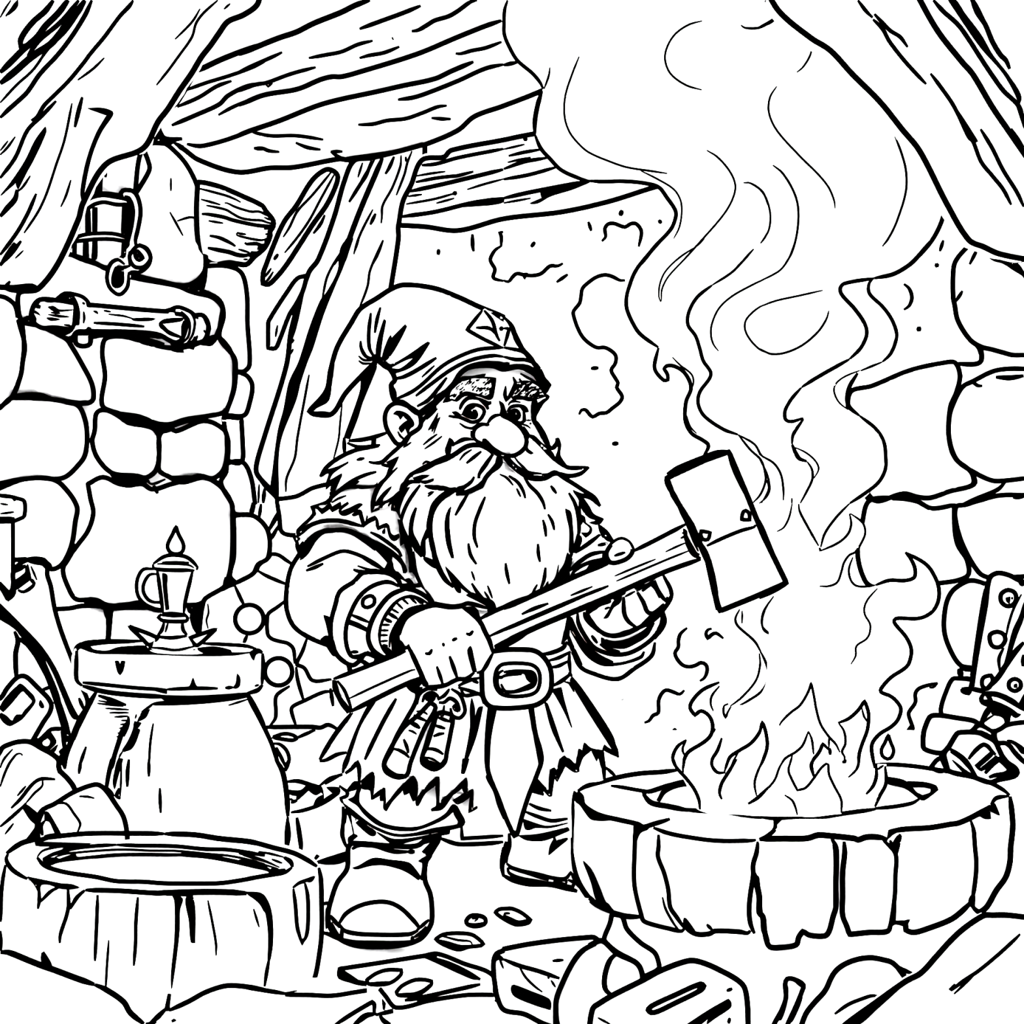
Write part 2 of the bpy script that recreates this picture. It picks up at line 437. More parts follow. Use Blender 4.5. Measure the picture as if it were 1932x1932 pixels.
LW = stones(4.8, .16, [
 'e 470,120 620,160 700,185 780,225 950,280 1160,320 1290,345 1400,390 1550,430 1620,500 1615,570 1590,680 1530,765 1300,720 800,700 530,740 470,720 300,640 160,600 130,470 145,395 280,370',
 'e 160,600 220,580 480,730 530,800 600,920 670,1060 680,1170 640,1200 540,1195 370,1170 290,1140 95,1150 150,1000 165,900 175,780',
 'e 770,730 900,715 1100,770 1260,800 1400,780 1480,750 1590,720 1700,860 1710,1000 1700,1110 1640,1260 1540,1290 1350,1320 1240,1355 1150,1350 1020,1300 850,1270 745,1215 765,1000 745,830',
 'e 740,1250 700,1280 690,1400 672,1480 710,1600 820,1710 1000,1730 1060,1745 1130,1700 1155,1620 1155,1440 1110,1380 940,1345 860,1290 790,1255',
 'e 1165,1430 1240,1380 1280,1405 1490,1330 1640,1400 1655,1500 1650,1620 1620,1700 1550,1750 1460,1730 1310,1770 1220,1730 1160,1690 1160,1600',
 'e -60,1270 0,1235 80,1165 250,1165 440,1180 570,1220 620,1320 635,1430 625,1560 590,1630 460,1745 250,1745 120,1770 0,1820 -60,1840',
 'z -20,925 20,908 65,902 95,903 117,915 145,955 142,985 135,1028 118,1063 98,1074 60,1056 -20,1062',
 'e 640,1790 750,1740 870,1790 940,1800 1040,1790 1110,1830 1250,1790 1470,1740 1600,1800 1690,1932 i 1695,80 1690,400 1650,590 1610,625 1500,690 1470,730 1350,740 1000,735 800,745 680,700 560,700 510,640 460,470 560,310 640,200 680,70 e 660,1900',
 'e 1500,200 1650,200 1760,250 1800,400 1805,620 1820,920 1780,970 1720,970 1710,870 1600,720 1630,560 1600,450 1470,380 1490,300',
 'e 1720,970 1800,1000 1840,1070 1820,1200 1780,1290 1640,1290 1700,1130 1715,1050',
 'e 1630,1300 1760,1310 1770,1500 1770,1610 1740,1640 1660,1620 1665,1480 1640,1390',
 'e 1660,1640 1770,1630 1830,1740 1860,1932 i 1850,0 1830,80 1710,75 1690,0 e 1690,1932 1610,1780 1650,1700',
 'z 441,972 480,974 506,1003 506,1052 487,1065 478,1082 445,1100 434,1087 441,1050',
 'e -60,410 0,420 50,435 110,490 140,620 180,780 165,900 150,1000 90,1150 0,1230 -60,1270',
 'i 415,770 500,765 620,745 770,765 790,880 785,1005 640,1015 560,1050 545,1190 430,900 400,780',
 'i 810,765 1050,755 1180,780 1330,745 1370,745 1420,900 1450,960 1400,1010 790,1005 800,880',
 'z 190,335 197,305 218,262 240,250 266,274 282,312 280,325 257,364 245,360 232,360 224,371 188,366',
 'z 254,249 276,241 288,241 300,258 270,270',
 'a 1045,1070 1190,1045 1260,1090 1360,1200 1440,1360 1460,1470 1460,1590 1500,1800 e 1490,0 1490,240 1370,340 1160,310 1000,270 930,230 960,60 1000,-300 985,-340',
 'z 160,380 188,366 245,372 240,440 235,480 205,505 170,492 126,478 150,420'])
one('wall_left', None, None, (), LW + [box(-2.05, -.94, 4.84, 5.1, 0, 1.6), dict(slab('z 150,400 200,300 240,262 290,255 340,285 375,380 380,560 60,560', 4.90, .04, 10), out=None)], edge=6.5, kind='structure', mat='stone', ink='''
a w3.5 1246,1295 1246,1395 ; w4 1238,1545 1280,1620 1335,1720 ; w4 1290,1612 1380,1585 1440,1590 ; w5 765,1220 770,1295 ; F 600,1480 700,1310 730,1280 728,1415 640,1450 ;
w8 1110,905 1200,1010 1330,1012 ; w4 1260,1030 1300,1060 1340,1065 ; F 1110,930 1160,1000 1300,1010 1250,1050 1190,1040 1160,1010 ;
e w5 1410,355 1440,340 1445,365 C ; F 1375,345 1470,260 1500,210 1500,280 1470,360 1400,385 ; F 800,1265 1020,1300 1150,1350 1240,1350 1480,1310 1270,1375 1250,1400 1160,1420 1100,1380 930,1350 860,1300 ;
w6 1120,1800 1150,1860 ; F 800,1715 1060,1745 1090,1770 1010,1790 900,1800 820,1740 ; w4 1070,1770 1110,1790 1205,1755 ; F 1200,1735 1460,1735 1600,1770 1480,1755 1320,1790 ;
F 90,1140 200,1125 290,1130 370,1165 540,1190 640,1185 660,1205 560,1220 400,1185 230,1175 90,1175 ;
i w7 105,930 130,1000 113,1100 120,1290 ; w4 140,985 190,985 ; w5 300,1362 385,1330 ; w5 370,1650 470,1645 ; F 600,715 700,690 790,730 930,725 1010,710 1060,740 1130,770 900,770 700,755 ; F 755,770 825,770 800,900 805,940 790,1010 775,1005 785,900 ; F 1400,740 1500,700 1480,800 1465,950 1450,940 1420,820 ;
F 470,470 440,440 510,330 540,290 560,310 510,410 ; F 1640,540 1690,560 1720,600 1680,610 1620,640 ; w3 1515,730 1520,800 1505,850 1518,915''')

# ceiling boards sloping up towards the viewer
ceilY = lambda x, y: 5.3 - .0023 * max(0, min(330, 330 - y))
one('ceiling', None, None, (), slab('z 344,280 375,302 448,325 510,317 553,316 641,300 657,302 750,290 802,273 864,246 895,220 950,200 1019,173 1090,140 1130,60 1130,-40 440,-40 380,60 350,150 299,229 310,262', ceilY, .10, 14, .6),
    edge=7, kind='structure', mat='wood', ink='''
a w8 1400,520 1450,510 1600,440 1750,380 1932,318 ; w4.5 1350,660 1500,605 1680,550 1820,500 1932,450 ; w5 1290,780 1450,710 1580,630 1690,590 ; w6 1250,915 1450,830 1600,760 1660,700 1800,630 1932,610 ; w4.5 1590,840 1700,780 1850,720 1932,700 ;
w6 1360,1050 1440,1065 1500,1060 1650,1020 1800,965 1932,910 ; w4.5 1840,965 1932,985 ; w6 1850,1082 1932,1085 ; F 1400,520 1450,510 1300,760 1250,800 1180,880 1150,880 1230,790 ; w4 1260,1010 1330,1012 ; w4 1270,1040 1330,1065 ;
b w8 0,400 150,335 300,275 420,235 550,170 750,90 850,40 960,0 ; w6 880,212 1050,150 1200,95 1330,42 ; w6 1260,228 1310,220 1380,180 1430,150 1530,120 1600,80 1690,15 1740,0 ; w5 0,525 100,480 270,405 320,380 ; w5 510,424 640,400 750,378 870,325 980,297 ;
w8 1118,285 1130,278 ; w5 880,424 950,405 1060,385 1175,340 ; w7 0,770 180,695 430,650 600,580 680,560 750,560 900,520 1300,395 1600,270 1800,190 1920,150 ; w5 0,668 130,615 200,605 380,540 565,490 ; w4 195,610 215,632 250,605 ; w5 1580,390 1620,392 1700,370 1800,350 1920,305 ;
w7 0,980 110,945 300,880 550,780 700,735 1000,670 1200,625 1430,575 1550,520 1715,450 ; w6 1160,728 1280,710 1400,670 1600,590 1800,500 1932,470 ; w5 870,910 980,905 1080,880 1220,865 1350,820 1450,780 1520,770 ; w5 1405,860 1480,867 1550,868 ;
w4.5 110,965 230,990 420,990 620,1018 ; w5 415,1040 500,1075 600,1092 ; w5 110,1080 170,1080 220,1100 300,1108 ; w4.5 670,1105 760,1105 ; w5 670,1105 740,1150 800,1165 ; w9 760,1165 900,1150 1160,1110 1350,1055 ; c w6 0,475 100,455''')
# ================================================================== TIMBERS
one('timber_beam', 'horizontal timber beam under the ceiling boards, behind the forked post and the smoke', 'beam', (900, 350, 5.0),
    slab('z 796,302 838,296 850,284 950,264 1005,253 1040,250 1090,290 1150,330 1260,350 1240,352 1150,380 1060,400 950,413 865,435 802,428 752,425 760,380 775,350', 5.0, .12, 14, 1),
    edge=7, ink='''
b w5 1335,1205 1440,1195 1600,1150 1932,1085 ; w4 1295,1283 1400,1265 1510,1250 ; w4.5 1290,1328 1430,1300 1550,1285 1590,1282 1715,1250 ; w6 1250,1395 1500,1340 1750,1280 1932,1235 ; w4 1665,1382 1800,1340 1932,1305 ;
w4 1235,1432 1340,1417 ; w4 1220,1488 1430,1450 1590,1405 ; w7 1560,1412 1595,1405 ; w4 1440,1482 1575,1445 ; w6 1190,1580 1430,1545 1700,1480 1932,1445 ; F 1600,1510 1700,1480 1932,1440 1932,1470 1860,1490 1740,1500 ;
c w4 0,1088 80,1070 155,1052 ; w4.5 35,1137 150,1110 270,1090 ; w4 28,1184 110,1165 200,1147 ; w5 0,1232 150,1180 320,1150 ; w5 0,1307 180,1275 380,1220 ; w6 0,1445 200,1400 590,1325 ; F 270,1400 400,1365 600,1315 635,1325 500,1380 340,1430 250,1480 190,1485 280,1445 ; w4 0,1480 200,1445 ; w7 160,1000 160,1030''')
one('roof_rafter', 'broad slanting roof rafter beside the smoke, the inner of the two on the right', 'rafter', (1700, 300, 3.9),
    slab('z 1442,-25 1471,23 1530,72 1566,95 1608,140 1660,192 1701,243 1735,285 1787,386 1828,453 1856,466 1885,479 1950,492 1960,400 1950,318 1900,243 1872,202 1835,140 1815,117 1768,57 1722,-25', 3.3, .12, 26, 1),
    edge=8, group=None, ink='''
d w5 720,0 780,80 830,130 ; w7 835,105 ; w5 840,100 900,165 960,225 1030,270 1085,345 ; w5 830,140 900,210 950,300 1050,430 1130,520 1220,615 ; w5 1250,535 1300,600 1400,740 1450,830 1530,1000 1560,1030 1620,1180 1700,1280 1780,1380 1840,1495 ;
F 1400,740 1480,850 1595,1030 1560,1035 1500,940 1430,810 ; w5 1615,940 1700,1080 1780,1240 1880,1400 1932,1510''')
one('roof_rafter', 'outermost roof rafter in the top right corner, cut with dark grain lines', 'rafter', (1850, 80, 3.6),
    slab('z 1722,-25 1768,57 1815,117 1835,140 1872,202 1900,243 1960,330 1960,-25', 3.12, .12, 26, 1), edge=8, ink='''
d w6 1270,0 1340,80 1450,180 1530,290 1620,430 1700,550 1780,660 1890,770 1932,880 ; w5 1890,760 1905,700 ; F 1380,0 1430,0 1500,100 1620,260 1700,400 1810,540 1905,690 1900,760 1850,650 1770,520 1620,350 1500,180 ;
w7 1550,0 1590,90 1650,180 1700,300 1760,400 1800,440 1828,505 ; F 1540,0 1570,0 1650,150 1700,260 1730,340 1640,180 ; w3.5 1840,935 1890,1010 1932,1075 ; F 1870,750 1900,780 1932,850 1932,940''')
one('forked_post', 'tall slanting grained wooden post rising to the ceiling behind the bearded person', 'post', (540, 1376, 5.2),
    slab('z 668,303 650,340 630,410 600,490 582,515 550,620 540,690 500,820 484,875 485,895 520,936 545,990 600,1100 655,1240 680,1452 755,1452 745,1200 705,950 715,700 735,560 752,450 752,425 768,380 800,300 802,272 750,286 700,298', 5.15, .11, 24, 1), edge=7, ink='''
b w8 1050,1150 990,1290 900,1500 830,1680 780,1820 740,1932 ; w4 905,1185 870,1295 ; w5 970,1170 930,1280 890,1340 805,1475 ; F 990,1160 1000,1150 920,1310 870,1380 900,1300 ; w5 1135,1140 1100,1220 1070,1270 ; w4 1185,1130 1180,1210 1120,1370 1050,1500 1045,1580 1040,1630 ;
w4 1265,1100 1230,1190 1210,1270 1150,1425 ; w4 1220,1140 1220,1180 ; w4 980,1525 900,1680 860,1780 840,1855 ; w5 1000,1555 960,1640 ; w4.5 1055,1750 1010,1860 975,1932 ; F 750,1800 830,1700 780,1900 730,1932 ; w3 755,1840 700,1932 ;
f F 790,0 835,0 760,210 700,350 620,550 540,800 500,900 450,1050 420,1170 300,1500 290,1880 240,1830 250,1700 290,1400 330,1250 370,1050 440,900 520,650 600,450 640,400 720,250 750,100 ; w4 750,90 650,270 610,440 ; w4 880,0 840,110 ; w4 1055,10 960,230 940,350 880,510 ;
w4 515,990 480,1180 430,1450 410,1600 350,1750 345,1850 ; w3 755,1205 740,1350 730,1460 690,1620 ; w5 405,735 365,770 ; w4 400,805 370,850 ; w6 130,1720 200,1810 270,1890 ; w4 150,1790 145,1932 ; w6 190,1820 180,1932 ; j w6 0,85 90,90 ; w5 90,100 120,0 ; w5 150,110 165,0 ; w7 215,205 300,60 350,0 ; w6 220,200 235,260 300,150''')
one('wooden_brace', 'short split brace leaning left of the post top, above the smaller splinter', 'brace', (560, 430, 5.1),
    slab('b 200,1932 250,1800 330,1620 420,1500 540,1310 640,1235 700,1250 725,1290 700,1380 640,1500 540,1640 450,1780 350,1932 f 280,280 220,335 175,330 180,250', 5.0, .05, 14, 1), edge=7, ink='''
b w4 680,1250 540,1420 430,1540 370,1660 325,1730 ; w4 700,1270 600,1450 520,1600 430,1730 335,1845 ; w5 290,1850 258,1895 ; w5 630,1565 600,1630 545,1705 ; f w4 240,215 195,280 ; w4 255,240 215,300 180,330''')
one('wooden_brace', 'smaller splintered brace low on the left of the post, below the longer one', 'brace', (530, 600, 5.1),
    slab('f 500,270 430,290 360,380 220,600 215,640 215,800 270,800 300,740 370,560 420,480 470,380', 5.0, .05, 12, 1), edge=6, ink='''
f w4 285,630 270,720 ; F 420,480 500,280 420,650 380,760 370,700 400,580''')
one('beam_stub', 'round broken-off log end sticking out right of the arched stones', 'log', (440, 420, 4.9),
    slab('V 220,130 350,140 650,220 1050,390 1400,560 1460,650 1600,830 1600,940 1540,1040 1550,1100 1450,1320 1250,1500 1100,1640 800,1600 390,1640 250,1350 200,700', 4.85, .16, 40, 1), edge=7, ink='''
V w4 240,245 500,310 750,380 900,440 1010,500 ; w4 280,445 450,490 640,545 ; w4 375,555 600,600 750,640 850,700 1000,780 1200,820 1380,830 1500,870 1600,890 ; w4 710,515 750,510 900,580 1080,640 1200,670 1350,670 1450,720 1550,760 ; w5 290,710 430,720 700,770 850,820 1050,870 1250,910 1400,930 1600,930 ; w4 415,835 560,860 690,880 ;
w5 435,1108 600,1140 720,1190 850,1260 915,1305 ; w4 930,1050 1000,1070 1110,1085 ; w4 925,1060 940,1100 1080,1140 1250,1175 1400,1190 1500,1150 ; w5 1075,1235 1110,1260 1300,1255 1380,1280 1450,1270 ; w6 400,1330 600,1370 800,1410 950,1460 1100,1470 1200,1430 ; w4 960,1355 1050,1380 1170,1415 ; w3 1050,1540 1140,1540 ;
F 1200,1400 1380,1410 1290,1440 1260,1500 1170,1600 1190,1530 1180,1490 1100,1470 1200,1440 ; F 390,1520 480,1580 680,1610 850,1580 1050,1600 1150,1600 1100,1655 870,1660 600,1640 380,1640 ; F 1400,1310 1450,1250 1450,1200 1500,1150 1550,1040 1550,1100 1480,1280 1430,1330 1310,1360 1330,1300 ; w3 1430,770 1520,810 1600,820 ; w4 1430,990 1550,960 ; w4 1450,1080 1530,1080 1490,1140''')
one('slanted_trunk', 'huge slanting grained timber trunk filling the top left corner', 'timber', (60, 545, 4.3),
    slab('z -25,-25 492,-25 486,8 460,28 430,41 414,62 398,85 380,108 362,138 339,171 316,207 299,229 270,280 200,310 157,383 148,414 108,500 72,545 60,540 22,543 -25,540', 4.25, .16, 60, 1), edge=8, ink='''
a w3 80,0 40,60 0,130 ; w4 130,0 90,60 40,120 ; F 95,40 130,0 125,50 60,110 ; w8 390,0 330,80 250,150 190,220 150,290 150,330 155,380 ; w4 160,330 210,310 280,240 380,130 480,0 ; w9 500,0 420,100 330,190 270,270 170,360 90,440 0,530 ; w6 575,0 480,120 410,190 280,300 200,410 ;
w10 620,0 560,90 490,170 440,240 370,320 280,380 200,440 110,520 0,610 ; w4 600,60 480,230 350,360 240,510 120,620 0,750 ; w6 670,0 620,110 520,270 420,400 290,540 200,670 150,720 60,800 0,860 ; w5 970,0 950,40 880,110 760,270 660,390 600,470 500,590 400,690 320,770 270,850 225,880 ;
w5 410,735 300,850 200,950 110,1150 0,1300 ; w4 565,585 680,500 762,420 ; F 970,0 920,80 870,105 930,40 ; w3 60,1025 0,1100 ; w4 112,995 50,1080 0,1130 ; F 330,925 335,960 250,1150 190,1260 130,1380 115,1330 0,1430 80,1330 180,1180 260,1020 ; w4 222,1280 160,1370 120,1400 ; w8 125,1380 110,1450 50,1520 0,1580 ;
w4 525,750 470,1020 410,1200 340,1410 280,1540 175,1700 ; w6 600,705 570,820 545,930 ; F 640,790 750,790 820,815 820,840 740,960 680,1100 640,1250 600,1470 590,1400 630,1180 700,980 780,840 ; w4 518,1310 480,1430 443,1510 ; w5 265,1410 200,1560 120,1700 0,1860 ; w6 155,1755 80,1850 0,1932 ; w3 172,1825 110,1885 ;
w3.5 1460,62 1400,160 1275,288 ; w4 1590,0 1480,100 1430,170 1400,270 1310,400 1230,510 1140,622 ; w3.5 1680,25 1632,68 ; e w7 110,30 60,110 0,200 ; w5 75,310 40,350 90,375 ; F 0,350 60,370 140,365 230,345 280,360 230,390 80,390''')
# ================================================================== HEARTH, FIRE, SMOKE
pit = lathe(1494, 3.3, [(.434, 0), (.438, .01), (.456, .05), (.478, .11), (.482, .18), (.470, .207), (.325, .205), (.318, .17), (.30, .12), (.0001, .11)], 96, .006, 3)
one('fire_pit', 'low round fire pit of big fitted stone blocks holding the flames', 'fire pit', (1494, 1690, 3.3), pit, edge=0, mat='stone', ink='''
o w7 540,235 600,200 720,165 850,130 1000,105 1150,95 1270,80 ; p w6 850,40 920,40 1010,42 1150,55 1280,75 1450,105 1600,145 1700,180 1780,225 1830,265 ; w8 1830,270 1845,400 1850,500 1835,650 1830,750 1800,860 1730,960 1680,1050 1650,1090 1605,1115 1570,1090 1550,1060 ;
o w8 525,235 500,280 498,400 490,550 490,660 510,780 540,880 590,970 650,1040 760,1110 ; w7 540,240 570,270 580,330 650,385 720,415 850,445 980,475 1020,495 1090,475 1215,437 ; w6 1090,500 1200,540 1350,570 1550,595 1800,595 p -20,590 ;
w9 0,585 160,580 350,578 430,555 520,560 700,580 720,590 780,570 850,568 900,575 940,590 ; w8 950,525 1080,510 1250,500 1400,475 1450,468 1540,430 1640,375 1690,340 ; w6 1690,335 1730,285 1820,270 ;
o F 520,300 540,240 575,270 575,320 640,380 720,410 850,440 650,442 590,380 560,335 ; F 950,480 1020,495 1060,510 1000,535 975,580 950,680 ; w6 960,480 955,680 950,850 960,960 1005,1140 1020,1180 1080,1205 1200,1235 1300,1255 1320,1230 ;
w6 1130,550 1130,640 1125,710 1170,830 1200,950 1215,1080 1260,1150 1315,1230 ; w4 1158,1005 1180,1090 1240,1200 1280,1250 ; w7 1320,1165 1330,1225 1400,1275 1500,1275 1540,1255 1720,1260 1780,1270 1800,1250 ; w5 1480,1205 1520,1245 ; F 1315,1160 1330,1165 1400,1260 1330,1220 ;
F 580,745 640,810 700,940 740,1040 790,1105 700,1060 670,1010 640,900 ; w8 760,1105 860,1140 930,1150 1005,1150 ; F 650,1040 750,1050 800,1105 870,1140 770,1120 ; w7 590,970 680,1060 780,1120 ;
w7 1855,600 1845,680 1820,770 1820,850 1800,980 1790,1100 1800,1200 1830,1275 ; w9 1830,830 1850,930 1865,1010 1865,1120 1890,1150 1900,1250 1930,1330 ; F 1820,850 1860,860 1870,1100 1850,1100 1845,960 1830,920 ;
p w8 0,960 10,1130 30,1150 40,1250 60,1340 80,1370 140,1375 270,1355 290,1300 320,1255 370,1285 480,1290 510,1260 540,1150 560,1080 560,900 565,750 560,640 530,580 ; F 530,570 575,640 572,980 560,1110 545,1100 545,700 ;
w8 620,600 625,680 610,830 610,1000 610,1140 640,1220 660,1280 800,1265 940,1255 965,1190 ; F 940,1250 985,1000 1000,1000 995,1180 1040,1185 1100,1170 1070,1215 990,1205 ; w6 905,590 995,690 995,850 990,1000 965,1180 940,1250 ; w6 955,590 975,640 1010,600 1030,545 ; F 970,640 1010,560 1040,560 1010,690 995,700 ;
w8 1000,1190 1070,1195 1070,1250 1130,1265 1250,1230 1400,1170 1480,1110 1550,1040 ; w6 1545,450 1565,520 1575,640 1585,750 1580,860 1560,1000 1545,1040 ; F 1545,1000 1575,1000 1570,1090 1555,1085 1530,1050 ; F 1560,430 1690,340 1720,325 1755,410 1680,375 1690,435 1640,430 1600,410 ;
F 105,430 180,425 115,490 ; w6 115,440 115,510 60,560 0,585 ; F 935,585 945,520 1080,510 990,540 ;
o w5 780,195 860,205 1000,230 1060,235 1200,190 1340,165 ; F 1010,235 1060,225 1200,180 1350,150 1370,190 1260,210 1180,250 1140,310 1120,300 1160,220 1090,245 1040,250 ; w8 1020,240 1030,270 1080,320 1200,345 1350,375 ; w6 1300,365 1430,378 1600,385 1800,415 1932,425 ; p w6 0,420 120,430 280,420 480,418 600,400 850,365 ; w5 840,362 1000,345 1120,320 1170,290 ;
F 930,130 1040,150 1080,170 1110,200 1150,245 1185,262 1170,290 1060,210 935,175 ; F 1080,165 1200,170 1290,195 1305,225 1200,300 1165,288 1190,268 1250,245 1255,215 1200,200 1100,198 ; w3 1000,1000''')
# white sliver inside the dark corner of the pit opening
fire = T_('fire', 'tall fire of licking flames burning in the round fire pit', 'fire', (1494, 1560, 3.3))
FB = slab('z 1654,1520 1652,1450 1645,1405 1660,1385 1693,1360 1700,1335 1680,1312 1662,1303 1680,1280 1712,1255 1719,1230 1709,1200 1686,1172 1694,1166 1732,1167 1765,1145 1771,1115 1766,1090 1745,1062 1707,1042 1725,1075 1726,1087 1706,1095 1678,1092 1650,1104 1620,1103 1605,1085 1609,1052 1613,1043 1630,1020 1631,1003 1625,985 1601,968 1605,985 1600,1010 1580,1028 1549,1040 1500,1080 1480,1130 1450,1200 1445,1290 1420,1325 1375,1333 1362,1300 1358,1286 1322,1302 1304,1330 1303,1340 1312,1350 1325,1341 1342,1355 1343,1375 1330,1395 1300,1425 1290,1400 1275,1412 1269,1428 1275,1445 1295,1480 1318,1528 1400,1537 1500,1540 1590,1530',
          3.35, .10, 45, 1)
fire.part('flame_body', FB, edge=0, mat='flame', ink='''
l w5 845,1932 820,1790 830,1740 880,1680 960,1630 1010,1580 1035,1500 1010,1450 960,1405 890,1375 890,1350 960,1270 1080,1185 1110,1100 1105,1040 1070,970 985,865 1000,838 1160,838 1250,800 1300,730 1313,640 1290,550 1220,445 1065,355 ; w5 1065,355 1110,410 1138,480 1130,540 1060,562 950,560 850,595 ;
w3.5 440,603 510,602 570,575 600,500 620,430 660,375 700,355 750,280 775,210 755,140 665,72 ; w4 660,72 672,150 650,220 580,285 450,345 ; w3.5 685,390 655,480 670,560 710,600 800,605 850,595 ;
w3 865,618 800,690 770,750 772,810 810,880 805,950 780,990 710,1040 705,1110 670,1172 ;
k w4 1530,1515 1510,1460 1520,1400 1575,1330 ; w5 1575,1302 1450,1360 1375,1440 1360,1490 1395,1545 1440,1512 1500,1550 1525,1620 1510,1690 1460,1740 1350,1810 1320,1860 1310,1932 ; w4 1545,1640 1520,1680 ; w4.5 1335,1722 1270,1770 1235,1840 1240,1890 1262,1932 ; w4 1335,1722 1305,1790 1325,1850 ;
w4 1640,1460 1608,1475 1605,1530 1620,1565 1635,1520 1660,1478 ;
o w4.5 1240,0 1260,60 1330,140 1390,220 1425,300 1432,370 ; w4 1325,0 1308,60 1310,100''')
def tongue(d, ink=''):
    fire.part('flame_tongue', slab(d, 3.24, .03, 14, 1), edge=0, mat='flame', ink=ink)
fire.part('flame_tongue', slab('l 150,1620 200,1550 300,1460 380,1310 400,1400 430,1550 510,1700 590,1820 560,1900 p 600,300 600,400 280,410 200,250 100,300 0,280 0,200 130,100', 3.27, .03, 20, 1), edge=0, mat='flame', ink='''
l w4 148,1620 165,1590 230,1525 300,1470 360,1370 380,1305 400,1400 420,1510 450,1610 510,1700 560,1755 590,1815 ; w3.5 510,1700 510,1780 ; w5 515,1780 520,1835 ; w4 360,1660 320,1760 270,1810 190,1860 145,1932 ; w4 360,1660 385,1720 398,1830 ; w3.5 245,1830 215,1932 ; w4.5 400,1932 385,1932 390,1880 440,1810 465,1750 515,1800 ;
p w5 400,0 380,40 400,130 ; w4 240,0 215,80 240,150 280,228 340,210 400,140 450,70 490,35 505,40 510,110 550,200 600,300 600,395 ; w4 185,262 240,300 265,350 280,410 ; w3.5 190,0 150,60 110,160 0,275''')
fire.part('flame_tongue', slab('l 590,1600 700,1540 770,1435 800,1550 790,1640 730,1800 725,1932 p 725,40 650,135 610,20 l 620,1800 630,1700', 3.26, .03, 16, 1), edge=0, mat='flame', ink='''
l w4.5 575,1600 650,1570 720,1510 770,1437 795,1510 800,1560 790,1650 750,1760 730,1830 725,1900 710,1932 ; w3.5 750,1490 765,1550 795,1600 ; w4 580,1600 620,1660 630,1750 605,1810 625,1850 620,1885 ; p w4 730,0 725,50 690,100 650,135 ; w5 605,22 625,20 630,0''')
fire.part('flame_tongue', slab('k 1890,1590 1870,1680 1750,1790 1650,1850 1620,1932 o 1590,100 1580,280 1600,290 1840,280 1830,200 1850,80 1900,0 k 1925,1750', 3.25, .03, 18, 1), edge=0, mat='flame', ink='''
k w4.5 1885,1595 1865,1670 1800,1750 1720,1800 1650,1850 1620,1932 ; l w4.5 0,1680 25,1590 50,1670 60,1770 30,1870 0,1932 ; k w3 1720,1800 1680,1870 1650,1932 ; k w4.5 1592,1708 1560,1800 1520,1870 1525,1932 ; o w4.5 1515,0 1520,50 1560,98 1620,98 ; w4 1635,0 1610,100 ; w4.5 1700,0 1650,80 1590,180 1575,250 1592,295 ; w4 1895,0 1850,100 1830,180 1845,270 ; w5 1782,328 1850,285 1932,205''')
fire.part('flame_tongue', slab('z 1640,1520 1652,1507 1668,1480 1672,1460 1672,1442 1656,1442 1655,1470 1640,1500', 3.3, .02, 8, 1), edge=0, mat='flame', ink='''
p w4.5 855,40 855,130 830,200 780,258 ; w4.5 920,50 925,180 880,270 845,350 ; w4 860,80 910,45''')
# falling spark
one('fire_spark', 'small drop-shaped spark flying off right of the flames', 'spark', (1676, 1407, 3.3), slab('l 942,1685 960,1740 982,1800 965,1850 935,1862 900,1840 892,1795 920,1740', 3.3, .012, 12, 1), edge=4.5, mat='flame')

